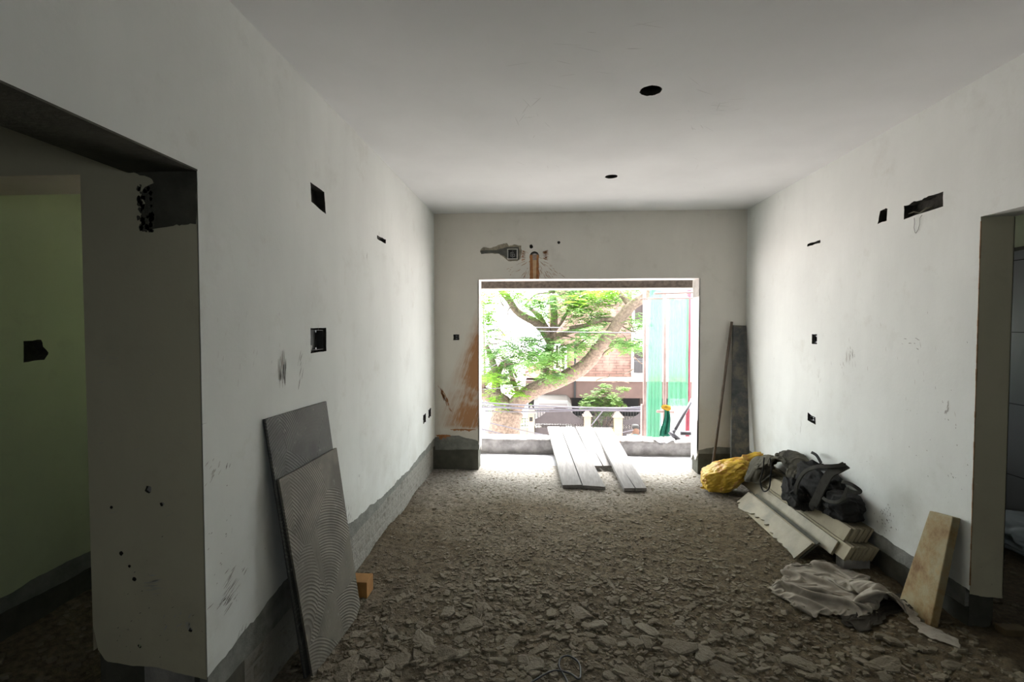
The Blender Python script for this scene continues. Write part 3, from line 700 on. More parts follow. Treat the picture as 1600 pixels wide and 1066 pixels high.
# clip the far bottom corner
c1_ = B[1]+(B[2]-B[1])*.035; c2_ = B[1]+(B[0]-B[1])*.12
poly = [B[0], c2_, c1_, B[2], B[3]]; nn = -(B[1]-B[0]).cross(B[3]-B[0]).normalized(); nn = nn if nn.x < 0 else -nn
mb.prism(poly, (0, 0, 0), nn*.008); mb.build('adhesive_side', m_adhB, front, bevel=.001)
mb = MB(); mb.prism([p+nn*.0085 for p in poly], (0, 0, 0), nn*.003); mb.build('glazed_face', M('tile_body', (.09, .085, .075), .2, rough=.3), front)
# wooden block behind
p0 = at(557, 930, 2, .0)
mb = MB(); mb.box(-1.19, -1.045, 2.80, 2.91, .005, .105)
bl = mb.build('wooden_block', M('orange_wood', (.46, .24, .07), .3, 9, .7, c2=(.34, .16, .045)), origin=(-1.12, 2.85, .005), bevel=.003)
tag(bl, 'short orange-brown wooden block on the floor beside the leaning tiles', 'wood block')

# ------------------------------------------------------------------ planks from the room over the parapet
def wood(name, c, c2, sc=(2, 40, 40)):
    t = NT(name); co = t.coord(sc, world=False)
    f = t.noise(co, 1.5, 6, .6); t.col(t.ramp(f, [(.3, c2), (.7, c)])); t.rough(.85); t.bump(f, .4, .004); return t.m
m_plank = wood('weathered_board', (.26, .245, .235), (.175, .16, .15), (30, 1.2, 30))
PT = .24      # parapet top
def plank(near0, near1, far0, far1, hn, label, th=.035, crack=None):
    n0, n1, f0, f1 = V(near0), V(near1), V(far0), V(far1)
    t = V((0, 0, -th)); pa = []
    if crack is None: parts = [[n0, n1, f1, f0]]
    mb = MB()
    if crack:   # board split from its near end
        m0 = n0.lerp(n1, .5); mf = n0.lerp(f0, crack).lerp(n1.lerp(f1, crack), .42); g = (n1-n0).normalized()*.004
        poly = [n0, m0-g*1.5, mf, m0+g*1.5, n1, f1, f0]
        mb.prism(poly[:3]+[n0.lerp(f0, crack)], (0, 0, 0), t) if False else mb.prism(poly, (0, 0, 0), t)
    else:
        mb.hexa([n0, n1, f1, f0], [p+t for p in (n0, n1, f1, f0)])
    o = mb.build('wooden_plank', m_plank, origin=(n0+n1)/2+t, bevel=.003 if not crack else 0)
    return tag(o, label, 'plank', 'planks sloping over the parapet')
def pk(x, Y, z): return V((x, Y, z))
plank(pk(.215, 4.84, .045), pk(.41, 4.86, .045), pk(.085, 6.50, .290), pk(.25, 6.50, .290), 0, 'grey wooden plank leftmost of those sloping up over the parapet', .035)
plank(pk(.42, 4.85, .043), pk(.64, 4.82, .043), pk(.262, 6.52, .285), pk(.445, 6.52, .285), 0, 'second grey wooden plank from the left sloping over the parapet', .035)
plank(pk(.60, 5.48, .060), pk(.80, 5.50, .060), pk(.46, 6.46, .300), pk(.675, 6.46, .300), 0, 'short split grey plank between the longer ones, ending in the opening', .026, .55)
plank(pk(.82, 4.80, .040), pk(1.045, 4.82, .040), pk(.70, 6.50, .285), pk(.93, 6.50, .285), 0, 'rightmost grey plank sloping over the parapet, cracked near its foot', .035, .22)
# saw lines / battens across the near ends
mb = MB(); 

# ------------------------------------------------------------------ pole and dark board in the far right corner
pb = at(1111, 742, 1, 5.02); pt_ = at(1143.5, 503, 1, DY-.03)
pb = V((at(1109, 742, 2, .02).x*0+at(1111, 745, 1, 5.2).x, 5.2, .02)); 
mb = MB(); mb.tube([pb, pb.lerp(pt_, .5)+V((0, -.004, 0)), pt_], .014, 10)
tag(mb.build('iron_pole', M('rusty_iron', (.13, .095, .07), .4, 12, .7, .3), smooth=True, origin=pb), 'thin rusty pole leaning on the far wall right of the opening', 'pole')
b0 = V((1.975, 5.12, .03)); b1 = V((2.165, 5.10, .03)); T0 = V((at(1146, 511, 1, DY-.03).x, DY-.025, 1.655)); T1 = V((RX-.008, DY-.03, 1.65))
mb = MB(); mb.hexa([b0, b1, T1, T0], [p+V((0, .028, 0)) for p in (b0, b1, T1, T0)])
def stainboard():
    t = NT('stained_board'); co = t.coord(world=False)
    f = t.noise(co, 7, 7, .7); c = t.ramp(f, [(.36, (.030, .036, .038)), (.50, (.075, .078, .075)), (.60, (.16, .14, .11)), (.72, (.10, .095, .085))]); t.col(c); t.rough(.65); t.bump(f, .4); return t.m
tag(mb.build('shuttering_board', stainboard(), origin=b0, bevel=.003), 'tall dark stained board leaning in the far right corner', 'board')

# ------------------------------------------------------------------ stone strips stacked along the right wall
m_stone = M('cut_stone', (.33, .285, .185), .25, 5, .75, .15, 60, c2=(.22, .19, .12))
m_stone_b = M('polished_stone', (.29, .25, .165), .3, 6, .6, .15, 60, c2=(.16, .14, .09))
def strip_piece(Yn, Yf, Xb, Zb, Xt, Zt, th, label, mat, name='stone_strip', group=None, broken=False, dxf=0):
    # a long strip on edge, leaning towards the wall: lower edge (Xb,Zb), upper edge (Xt,Zt)
    n = V((Zt-Zb, 0, -(Xt-Xb))).normalized()*th     # towards the wall / down
    if broken:
        poly = [V((Xt, Yn, Zt)), V((Xb, Yn, Zb))]
        k = 26
        for i in range(1, k+1):
            t = i/k; y = Yn+(Yf-Yn)*t; bite = max(0, .08+.42*noise.noise(V((t*5, 2, 1)))+.30*noise.noise(V((t*14, 2, 1)))+.15*noise.noise(V((t*33, 2, 1))))
            if .25 < t < .8: bite += .22*math.sin(math.pi*(t-.25)/.55)
            if i == k: bite = .15
            poly.append(V((Xb+(Xt-Xb)*bite, y, Zb+(Zt-Zb)*bite)))
        poly.append(V((Xt, Yf, Zt)))
        mb = MB(); mb.prism(poly, (0, 0, 0), n)
    else:
        a = [V((Xb, Yn, Zb)), V((Xt, Yn, Zt)), V((Xt+dxf, Yf, Zt)), V((Xb+dxf, Yf, Zb))]
        mb = MB(); mb.hexa(a, [p+n for p in a])
    o = mb.build(name, mat, origin=(Xb, (Yn+Yf)/2, Zb), bevel=.0015, seg=1)
    return tag(o, label, 'stone strip', group)
ordn = ['front', 'second', 'third', 'fourth', 'fifth', 'sixth', 'seventh', 'eighth', 'ninth']
for i in range(7):
    x = 2.032+i*.0222; strip_piece(3.335+R.uniform(-.008, .008), 4.83+R.uniform(-.05, .05), x, .200+R.uniform(-.002, .002), x+.050, .288+R.uniform(-.003, .003), .0155,
        ordn[i]+' cut stone strip counted from the room side in the upper stacked row', m_stone, group='cut stone strips in the upper row')
for i in range(8):
    x = 1.992+i*.0242; strip_piece(3.275+R.uniform(-.008, .008), 4.80+R.uniform(-.05, .05), x, .100+R.uniform(-.002, .002), x+.050, .190+R.uniform(-.003, .003), .017,
        ordn[i]+' cut stone strip counted from the room side in the lower row', m_stone, group='cut stone strips in the lower row')
strip_piece(3.37, 4.86, 1.968, .094, 2.015, .184, .017, 'long stone strip in front of the lower row, its near end set back', m_stone_b)
strip_piece(3.455, 4.50, 1.769, .014, 1.895, .130, .010, 'polished stone slab with a broken lower edge leaning before the stacked strips', m_stone_b, 'stone_slab', broken=True)
strip_piece(3.46, 4.48, 1.790, .016, 1.912, .128, .010, 'stone slab just behind the broken-edged one, mostly hidden by it', m_stone, 'stone_slab')
strip_piece(3.47, 4.46, 1.820, .014, 1.950, .130, .012, 'dark slab hidden behind the two leaning slabs before the strips', m_cemdark, 'stone_slab')
for y, l in ((3.40, 'grey packing block under the near ends of the stone strips'), (4.6, 'grey packing block under the far ends of the stone strips')):
    mb = MB(); mb.box(2.02, 2.19, y-.09, y, .012, .098)
    tag(mb.build('packing_block', m_conc, origin=(2.1, y, .0), bevel=.004), l, 'block')

# short thick board leaning on the right wall near the opening
q = [at(1405, 937, 2, .03), at(1452, 984, 2, .03)]
tl_ = at(1452, 798, 0, RX-.045); tr_ = at(1489, 808, 0, RX-.045)
mb = MB(); a = [q[0], q[1], tr_, tl_]; n = (q[1]-q[0]).cross(tl_-q[0]).normalized(); n = n if n.x > 0 else -n
mb.hexa(a, [p+n*.038 for p in a])
def oldwood():
    t = NT('ochre_board'); co = t.coord(world=False)
    f = t.noise(co, 5, 7, .65); g = t.noise(co, 26, 5)
    c = t.ramp(f, [(.34, (.17, .085, .025)), (.45, (.29, .20, .085)), (.56, (.33, .28, .16)), (.70, (.38, .22, .06))]); t.col(c); t.rough(.75); t.bump(g, .4); return t.m
tag(mb.build('thick_board', oldwood(), origin=q[0], bevel=.005), 'short thick ochre board leaning on the right wall beside the doorway', 'board')
# odd debris by the right doorway
mb = MB(); p = at(1578, 995, 2, .06); mb.box(p.x-.05, p.x+.07, p.y-.03, p.y+.03, fh(p.x, p.y)+.0, fh(p.x, p.y)+.035)
tag(mb.build('wood_offcut', M('dull_wood', (.16, .11, .05), .3), origin=(p.x, p.y, p.z-.04), bevel=.004), 'small brown wood offcut on the floor by the right doorway', 'wood offcut')

# ------------------------------------------------------------------ cloth: a sheet crumpled by a small relaxation solver
def crumple(nx, ny, place, over, iters=260, seed=1, grav=.0006, floor=None, xmax=None, amp=.02, dims=2):
    """over(u) = how much longer than its footprint the cloth is"""
    rs = np.random.RandomState(seed)
    P = np.zeros((ny, nx, 3)); ov = np.zeros((ny, nx, 1))
    for j in range(ny):
        for i in range(nx):
            P[j, i] = place(i/(nx-1), j/(ny-1)); ov[j, i] = over(i/(nx-1)) if callable(over) else over
    prs = []
    for (sj, si, k) in ((0, 1, .5), (1, 0, .5), (1, 1, .28), (1, -1, .28), (0, 3, .06), (3, 0, .06)):
        if si >= 0: a = (slice(0, ny-sj), slice(0, nx-si)); b = (slice(sj, ny), slice(si, nx))
        else: a = (slice(0, ny-sj), slice(-si, nx)); b = (slice(sj, ny), slice(0, nx+si))
        L = np.linalg.norm((P[b]-P[a])[..., :dims], axis=2, keepdims=True)*ov[a]; prs.append((a, b, L, k))
    U, W = np.meshgrid(np.linspace(0, 6.28, nx), np.linspace(0, 6.28, ny)); env = np.minimum(1, (ov[..., 0]-1)*3)
    for (kx, ky) in ((1.5, 1), (2, 1.5), (3, 3), (5, 4), (9, 6)):
        ph = rs.rand(2)*6.28; s = np.sin(kx*U/2+ph[0]+.6*np.sin(ky*W/2))*np.sin(ky*W/2+ph[1]+.5*np.sin(kx*U/2))
        P[..., 2] += env*amp*s/kx**.7; P[..., 0] += env*.4*amp*np.cos(ky*W/2+ph[0])*np.sin(kx*U/3+1)/kx**.5; P[..., 1] += env*.4*amp*np.cos(kx*U/2+ph[1])*np.sin(ky*W/3)/kx**.5
    P += rs.randn(*P.shape)*.001
    Q = P.copy()
    for it in range(iters):
        vel = (P-Q)*.88; Q = P.copy(); P = P+vel; P[..., 2] -= grav
        for rep in range(4):
            for a, b, L, k in prs:
                d = P[b]-P[a]; ln = np.linalg.norm(d, axis=2, keepdims=True)+1e-9
                c = d*(1-L/ln)*k*.5
                if k < .1: c = np.where((ln < L*.75) | (ln > L), c*2, 0)
                P[a] += c; P[b] -= c
            if xmax: P[..., 0] = np.minimum(P[..., 0], xmax)
            z = floor(P[..., 0], P[..., 1]); low = P[..., 2] < z
            P[..., 2] = np.where(low, z, P[..., 2])
            Q[..., :2] = np.where(low[..., None], P[..., :2]*.25+Q[..., :2]*.75, Q[..., :2])
    return P
def sheet_obj(P, name, mat, origin, parent=None, th=.003, sub=1):
    ny, nx, _ = P.shape; mb = MB()
    mb.add([tuple(p) for p in P.reshape(-1, 3)], [(j*nx+i, j*nx+i+1, (j+1)*nx+i+1, (j+1)*nx+i) for j in range(ny-1) for i in range(nx-1)])
    o = mb.build(name, mat, parent, True, origin)
    s = o.modifiers.new('solid', 'SOLIDIFY'); s.thickness = th; s.offset = 0
    s = o.modifiers.new('sub', 'SUBSURF'); s.levels = sub; s.render_levels = sub
    return o
def cloth_mat(name, c, c2, sc=7):
    t = NT(name); co = t.coord(world=False); f = t.noise(co, sc, 7, .65); wv = t.noise(co, 220, 2)
    t.col(t.ramp(f, [(.34, c2), (.6, c)])); t.rough(.95); t.b.inputs['Specular IOR Level'].default_value = .1; t.bump(wv, .25, .002)
    return t.m
m_rag = cloth_mat('dirty_cloth', (.40, .36, .30), (.24, .215, .175))
# outline of the pile on the floor, read along its length (u) and across (v)
g = lambda x, y: (lambda p: (p.x, p.y))(at(x, y, 2, .03))
edgeA = [g(1218, 905), g(1245, 884), g(1295, 884), g(1345, 898), g(1385, 922), g(1408, 938), g(1440, 975), g(1492, 1008)]
edgeB = [g(1238, 945), g(1258, 958), g(1310, 958), g(1345, 958), g(1385, 955), g(1412, 962), g(1425, 990), g(1482, 1018)]
def interp(E, u):
    k = u*(len(E)-1); i = min(int(k), len(E)-2); t = k-i; return (E[i][0]*(1-t)+E[i+1][0]*t, E[i][1]*(1-t)+E[i+1][1]*t)
def place(u, v):
    a = interp(edgeA, u); b = interp(edgeB, u); hump = math.exp(-((u-.25)/.22)**2)*.06*math.sin(math.pi*v)
    return (a[0]+(b[0]-a[0])*v, a[1]+(b[1]-a[1])*v, .05+hump)
flr = np.vectorize(lambda x, y: fh(x, y)+.006)
_fc = {}
_gx = np.linspace(1.2, 2.3, 111); _gy = np.linspace(2.3, 3.6, 131); _G = np.array([[fh(x, y) for x in _gx] for y in _gy])
for _ in range(3): _G = np.maximum(_G, (np.roll(_G, 1, 0)+np.roll(_G, -1, 0)+np.roll(_G, 1, 1)+np.roll(_G, -1, 1))/4)
def flr_fast(X, Y):
    i = np.clip(((X-1.2)*100).astype(int), 0, 110); j = np.clip(((Y-2.3)*100).astype(int), 0, 130); return _G[j, i]+.012
P = crumple(130, 64, place, lambda u: 1.62-.40*max(0, min(1, (u-.55)*5)), 85, 5, .00035, flr_fast, amp=.095)
o = sheet_obj(P, 'crumpled_cloth', m_rag, tuple(at(1310, 930, 2, 0)), th=.003)
tag(o, 'crumpled dirty beige cloth lying on the rubble before the thick board', 'cloth')
p = at(1345, 962, 2, .02)
edgeC = [g(1318, 952), g(1350, 940), g(1395, 935), g(1418, 945)]; edgeD = [g(1330, 968), g(1352, 974), g(1385, 968), g(1420, 964)]
def place2(u, v):
    a = interp(edgeC, u); b = interp(edgeD, u); return (a[0]+(b[0]-a[0])*v, a[1]+(b[1]-a[1])*v, .03)
P = crumple(40, 26, place2, 1.5, 80, 9, .0008, flr_fast, amp=.02)
o = sheet_obj(P, 'dark_rag', cloth_mat('dark_rag', (.055, .048, .038), (.03, .026, .02)), tuple(p), th=.003)
tag(o, 'dark dusty rag half under the crumpled beige cloth', 'cloth')

# ------------------------------------------------------------------ sack and rucksacks
def lump(rad, c, rot, seed, fold=.16, freq=2.2, sub=5, fn=None, flat=None):
    bm = bmesh.new(); bmesh.ops.create_icosphere(bm, subdivisions=sub, radius=1)
    m = Matrix.Translation(V(c)) @ rot.to_4x4() @ Matrix.Diagonal((*rad, 1))
    vs = []
    for v in bm.verts:
        p = v.co.copy()
        q = V((p.x*freq+seed, p.y*freq, p.z*freq)); wv = noise.noise_vector(q*.8)
        r1 = 1-abs(noise.noise(q+wv*1.3))*2; r2 = 1-abs(noise.noise(q*2.1+wv*1.6+V((5, 0, 0))))*2
        k = 1+fold*(r1-.45)+fold*.45*(r2-.4)
        sq = 1/max(abs(p.x), abs(p.y), abs(p.z))**.45
        p = p*k*sq*.9
        if fn: p = fn(p)
        p = m @ p
        if flat is not None and p.z < flat(p): p.z = flat(p)
        vs.append(p)
    fs = [tuple(v.index for v in f.verts) for f in bm.faces]; bm.free(); return vs, fs
def sack_mat():
    t = NT('yellow_sack'); co = t.coord(world=False); f = t.noise(co, 9, 6); pr = t.noise(co, 7.5, 2)
    c = t.ramp(f, [(.3, (.44, .26, .02)), (.6, (.74, .49, .05))])
    pale = t.ramp(t.noise(co, 4, 3), [(.5, (0, 0, 0)), (.65, (1, 1, 1))])
    c = t.mix(t.math('MULTIPLY', pale, .45), c, (.74, .62, .28))
    red = t.ramp(pr, [(.57, (0, 0, 0)), (.60, (1, 1, 1)), (.65, (1, 1, 1)), (.68, (0, 0, 0))])
    c = t.mix(t.math('MULTIPLY', red, .45), c, (.45, .12, .05))
    t.col(c); t.rough(.42); t.bump(t.noise(co, 130, 3), .15, .002); return t.m
m_sack = sack_mat()
sk = thing('yellow_sack', 'knotted yellow plastic sack slumped at the far end of the stone strips', 'sack', (1.83, 4.85, 0))
def sf(p):
    t = (p.x+1)/2                      # taper towards the tied neck (+x, up)
    s = 1-.45*max(0, t-.45)**1.0; return V((p.x, p.y*s, p.z*s+.28*max(0, t-.2)))
vs, fs = lump((.245, .17, .135), (1.835, 4.86, .165), Matrix.Rotation(math.radians(-22), 3, 'Y') @ Matrix.Rotation(math.radians(-14), 3, 'Z'), 3.3, .13, .95, 6, lambda p: sf(p*(1+.055*(1-abs(noise.noise(V((p.x*3.2, p.y*5, p.z*5))))*2)+.03*(1-abs(noise.noise(V((p.x*8, p.y*9, p.z*7))))*2))), lambda p: .028)
MB().add(vs, fs).build('body', m_sack, sk, True)
mb = MB(); nk = [V((1.98, 4.86, .29)), V((2.04, 4.86, .325)), V((2.10, 4.84, .345)), V((2.15, 4.82, .35))]
vs = []
for i, p in enumerate(nk):
    for k in range(20):
        a = 2*math.pi*k/20; r = (.070, .048, .055, .062)[i]*(1+.25*math.sin(5*a+i)); vs.append(p+V((0, .7*math.cos(a), math.sin(a)))*r)
mb.add(vs, [(i*20+k, i*20+(k+1) % 20, (i+1)*20+(k+1) % 20, (i+1)*20+k) for i in range(3) for k in range(20)]+[tuple(range(60, 80)), tuple(range(20))]); nko = mb.build('tied_neck', m_sack, sk, True)
mb = MB(); mb.add([(1.59, 4.86, .03), (1.72, 4.79, .03), (1.74, 4.91, .035), (1.70, 4.85, .09), (1.575, 4.855, .045)], [(0, 1, 3), (1, 2, 3), (0, 3, 4), (2, 0, 4), (2, 4, 3), (0, 1, 2)]); mb.build('loose_corner', m_sack, sk, False)

m_fab = cloth_mat('black_fabric', (.036, .035, .033), (.018, .018, .018), 6)
m_olive = cloth_mat('grey_olive_fabric', (.135, .125, .095), (.045, .043, .036), 5)
m_strap = cloth_mat('grey_strap', (.060, .058, .050), (.035, .034, .03), 9)
def drape(name, mat, parent, x0, x1, y0, y1, bumps, n, over, seed, amp=.03, it=120):
    def F(X, Y):
        z = np.where(X > 2.06, .300, np.maximum(.205, .300-(2.06-X)*1.2))
        for cx, cy, rx, ry, h in bumps:
            q = 1-((X-cx)/rx)**2-((Y-cy)/ry)**2; z = np.maximum(z, z*0+.27+h*np.sqrt(np.maximum(q, 0))*(q > 0)-.2*(q <= 0))
        return z
    nx, ny = n
    def pl(u, v):
        X = x0+(x1-x0)*v+.02*math.sin(9*u+seed); Y = y0+(y1-y0)*u+.02*math.sin(7*v+seed)
        return (X, Y, float(F(np.array(X), np.array(Y)))+.01)
    P = crumple(nx, ny, pl, over, it, seed, .0007, F, RX-.006, amp, 3)
    return sheet_obj(P, name, mat, ORI[parent.name], parent, .004)
ob = thing('cloth_bag', 'crumpled olive-grey cloth bag with a cord loop lying on the stone strips', 'bag', (2.1, 4.3, .29))
drape('body', m_olive, ob, 2.0, 2.21, 3.93, 4.74, [(2.14, 4.20, .15, .34, .31), (2.10, 4.50, .13, .24, .19), (2.05, 4.05, .11, .18, .20)], (92, 44), 1.22, 4, .045)
drape('gathered_top', m_olive, ob, 1.96, 2.12, 4.45, 4.80, [(2.05, 4.63, .09, .14, .15)], (44, 26), 1.2, 8, .03)
lp = [at(x, y, 0, 1.97) for x, y in ((1194, 715), (1192, 735), (1188, 752), (1191, 765), (1196, 768), (1202, 762), (1204, 745), (1205, 728), (1203, 716))]
MB().tube(smooth_pts(lp, 4), .006, 8).build('cord_loop', m_fab, ob, True)
# black rucksack
rk = thing('black_rucksack', 'limp black rucksack with grey straps on the near half of the stone strips', 'bag', (2.1, 3.75, .29))
def crease(p): return V(p)*(1+.06*(1-abs(noise.noise(V((p.x*1.8+4, p.y*2.6, p.z*2.4))))*2.2)+.014*(1-abs(noise.noise(V((p.x*5, p.y*6, p.z*5+3))))*2))
def soft(name, rad, c, rot, seed, fl, fold=.20, freq=1.1):
    vs, fs = lump(rad, c, rot, seed, fold, freq, 6, crease, fl)
    return MB().add([V((min(p.x, RX-.006), p.y, p.z)) for p in vs], fs).build(name, m_fab, rk, True)
onrow = lambda p: .292 if p.x > 2.07 else .20
soft('body', (.115, .24, .150), (2.115, 3.80, .430), Matrix.Rotation(math.radians(6), 3, 'X'), 21.3, onrow, .15, .9)
soft('lower_compartment', (.10, .17, .105), (2.13, 3.52, .375), Matrix.Rotation(math.radians(-8), 3, 'X'), 9.1, onrow, .14, 1.0)
soft('side_pocket', (.08, .15, .115), (2.005, 3.88, .335), Matrix.Rotation(.15, 3, 'Y'), 31.3, onrow, .16, 1.0)
def rib(pts, X, wd, mat, name, side=(0, 1, 0), th=.006):
    P = [at(x, y, 0, X+dx) for x, y, dx in pts]; Q = smooth_pts(P, 5); sd = [((Q[min(i+1, len(Q)-1)]-Q[max(i-1, 0)]).cross(V((-.80, -.45, .40)))).normalized() for i in range(len(Q))]; return MB().ribbon(Q, sd, wd, th).build(name, mat, rk, False, bevel=.002)
rib([(1322, 727, .08), (1310, 733, .03), (1297, 740, .0), (1285, 760, -.015), (1276, 780, -.02), (1271, 790, -.03), (1274, 793, -.02)], 1.97, .060, m_strap, 'strap', (0, 1, .25), .01)
rib([(1322, 727, .08), (1300, 729, .02), (1275, 730, -.02), (1257, 738, -.03), (1246, 755, -.03), (1243, 772, -.02)], 1.955, .028, m_strap, 'strap', (0, .3, 1), .01)
rib([(1324, 762, .04), (1318, 778, -.0), (1308, 785, -.02), (1293, 783, -.02), (1284, 776, 0)], 1.97, .022, m_strap, 'strap', (0, .2, 1), .008)
rib([(1316, 753, .05), (1330, 757, .03), (1344, 767, .05), (1338, 770, .03), (1325, 766, .02)], 2.0, .022, m_strap, 'strap', (0, .2, 1), .008)
rib([(1268, 707, .16), (1276, 712, .12), (1283, 724, .08)], 2.02, .022, m_fab, 'strap', (0, 1, .3), .006)
MB().box(2.10, 2.13, 3.67, 3.74, .535, .560).build('buckle', M('black_plastic', (.02, .02, .02), .2, rough=.4), rk, bevel=.006)

vs, fs = lump((.30, .34, .13), (3.62, 3.62, .12), Matrix.Rotation(.3, 3, 'Z'), 41, .30, 1.6, 5, None, lambda p: .01)
tag(MB().add(vs, fs).build('plastic_sheet', M('pale_plastic', (.50, .56, .58), .25, 6, .4), smooth=True, origin=(3.62, 3.62, .01)), 'heap of pale bluish plastic sheet on the floor beyond the right doorway', 'plastic sheet')
mb = MB()
for (x, y, n, sx, sy, ang) in ((890, 120, 8, 60, 30, 10), (1120, 170, 10, 30, 8, 0), (1100, 230, 12, 14, 34, 60), (830, 200, 8, 14, 30, 90), (980, 60, 6, 90, 20, 5), (850, 262, 6, 20, 6, 80)):
    for i in range(n):
        p = at(x+R.gauss(0, sx), y+R.gauss(0, sy), 2, CZ); stroke(mb, lambda u, v, w: (u, v, CZ-w), p.x, p.y, math.radians(ang+R.uniform(-30, 30)), R.uniform(.03, .14), R.uniform(.002, .005))
mb.build('trowel_marks', M('faint_ceiling_mark', (.60, .61, .60), .1), ce)

# ------------------------------------------------------------------ balcony: screed, parapet, beam
bf = struct(MB().box(-3.2, 4.2, 5.64, 6.5, -.25, .0).build('floor_balcony', m_screed))
mb = MB(); nx = 160; ys = [(6.19, 0.0), (6.185, .05), (6.175, .10), (6.17, .145), (6.165, .17), (6.17, .190), (6.20, .198), (6.30, .200), (6.40, .198), (6.42, .17), (6.42, -.1)]
vs = []
for i in range(nx+1):
    x = -3.1+7.2*i/nx
    for k, (y, z) in enumerate(ys):
        dz = 0
        q = V((x*4, z*6, k*.3)); dy = .018*noise.noise(q)+.012*noise.noise(q*3)
        if 5 <= k <= 8: dz = .012*noise.noise(V((x*6, 0, k)))+(-.055*max(0, 1-abs(x-1.54)/.1))+(.0 if noise.noise(V((x*9, 4, 4))) > -.25 else -.012)
        if k in (1, 2): dy += -.015*max(0, noise.noise(V((x*3, 9, 9))))
        vs.append((x, y+(dy if k < 9 else 0), z+dz))
mb.add(vs, [(i*11+k, i*11+k+1, (i+1)*11+k+1, (i+1)*11+k) for i in range(nx) for k in range(10)])
pw = struct(mb.build('wall_parapet', M('parapet_concrete', (.43, .40, .385), .45, 9, .9, 1.0, 24, world=True), smooth=True))
MB().box(.88+.06, .88+.12, 6.158, 6.19, .135, .182).build('bare_brick', M('red_brick', (.36, .17, .12), .3, 20, world=True), pw, bevel=.006)
bm_ = struct(MB().box(-3.2, 4.2, 6.28, 6.52, 2.137, 3.16).build('beam_balcony', M('beam_concrete', (.235, .195, .165), .45, 26, .9, .7, 60, world=True)))
MB().box(-3.2, 4.2, 6.275, 6.53, 2.125, 2.137).build('lit_soffit', m_reveal, bm_)  # pale strip paints in ground light on the beam underside
struct(MB().box(-3.2, 4.2, 5.65, 6.28, CZ, CZ+.25).build('ceiling_balcony', m_reveal))
struct(MB().box(-3.3, -3.2, 5.65, 6.5, -.2, 3.1).build('wall_balcony_side', m_reveal))
struct(MB().box(4.2, 4.3, 5.65, 6.5, -.2, 3.1).build('wall_balcony_side', m_reveal))
# things lying on the parapet
m_pvc = M('grey_pvc', (.06, .055, .065), .15, 12, .5)
Yp = 6.30
tpv = thing('drain_pipe', 'grey plastic pipe with an elbow propped on the parapet at the right', 'pipe', tuple(at(1055, 683, 1, Yp)))
MB().tube([at(1052, 677, 1, Yp), at(1084, 620, 1, Yp+.12)], .020, 14).build('pipe', m_pvc, tpv, True)
MB().tube([at(1046, 675, 1, Yp), at(1053, 681, 1, Yp-.02), at(1062, 688, 1, Yp-.04)], [.026, .030, .026], 14).build('elbow', m_pvc, tpv, True)
MB().tube([at(1049, 681, 1, Yp), at(1054, 671, 1, Yp)], .027, 14).build('collar', m_pvc, tpv, True)
mb = MB(); mb.tube([at(1063, 677, 1, Yp+.05), at(1090, 677, 1, Yp+.05)], .027, 16)
tag(mb.build('pipe_offcut', m_pvc, smooth=True, origin=at(1075, 682, 1, Yp+.05)), 'short grey pipe offcut lying along the parapet at the right', 'pipe')
rs = at(1044, 690, 1, 6.15)
def place3(u, v):
    p = V((1.44+.22*u, 6.16+.11*v, .20+.03)); return p
P = crumple(26, 16, place3, 1.3, 60, 5, .0006, lambda X, Y: .210-.075*np.maximum(0, 1-np.abs(X-1.54)/.1)*(Y < 6.2)+0*X, amp=.015)
o = sheet_obj(P, 'plastic_bag', M('white_plastic', (.75, .73, .76), .1, rough=.4), (1.54, 6.2, .22), th=.002); tag(o, 'crumpled white plastic bag on the parapet left of the pipe', 'plastic bag')

# ------------------------------------------------------------------ street outside (3 m below)
GZ = -3.0
struct(MB().box(-40, 40, 6.6, 90, GZ-.2, GZ).build('ground', M('street', (.58, .50, .475), .15, 2, world=True)))
mb = MB(); mb.box(-4.4, 4.3, 5.66, 6.4, GZ, -.25); struct(mb.build('wall_storey_below', m_paint))

# compound wall, pillars, gates (y = 17)
CY = 17.0
X_ = lambda px, Y=CY: at(px, 600, 1, Y).x
Z_ = lambda py, Y=CY: at(850, py, 1, Y).z
m_cream = M('cream_pillar', (.30, .23, .16), .12, 6); m_cap = M('pillar_cap', (.10, .075, .062), .2, 6)
m_gate = M('plum_gate_metal', (.034, .025, .028), .3, 4, .6); m_bar = M('dark_bars', (.015, .014, .015), .2)
gp = 'cream pillars of the compound wall across the street'
def pillar(x0, x1, ytop, label, plate_=False):
    xa, xb = X_(x0), X_(x1); zt = Z_(ytop); t = thing('gate_pillar', label, 'pillar', ((xa+xb)/2, CY, GZ), gp)
    MB().box(xa, xb, CY-.15, CY+.15, GZ, zt).build('shaft', m_cream, t, bevel=.01)
    xm = (xa+xb)/2; hw = (xb-xa)/2+.06; mb = MB(); mb.add([(xm-hw, CY-.22, zt), (xm+hw, CY-.22, zt), (xm+hw, CY+.22, zt), (xm-hw, CY+.22, zt), (xm, CY, zt+.24)], [(0, 1, 4), (1, 2, 4), (2, 3, 4), (3, 0, 4), (3, 2, 1, 0)])
    mb.build('cap', m_cap, t)
    if plate_: MB().box(xa+.06, xb-.06, CY-.17, CY-.15, zt-.28, zt-.14).build('name_plate', m_bar, t)
pillar(825, 835, 645, 'cream gate pillar with a dark plate, beside the tree trunk', True)
pillar(913, 923, 649, 'cream gate pillar between the first gate and the railing')
pillar(959, 972, 650, 'cream gate pillar between the railing and the second gate')
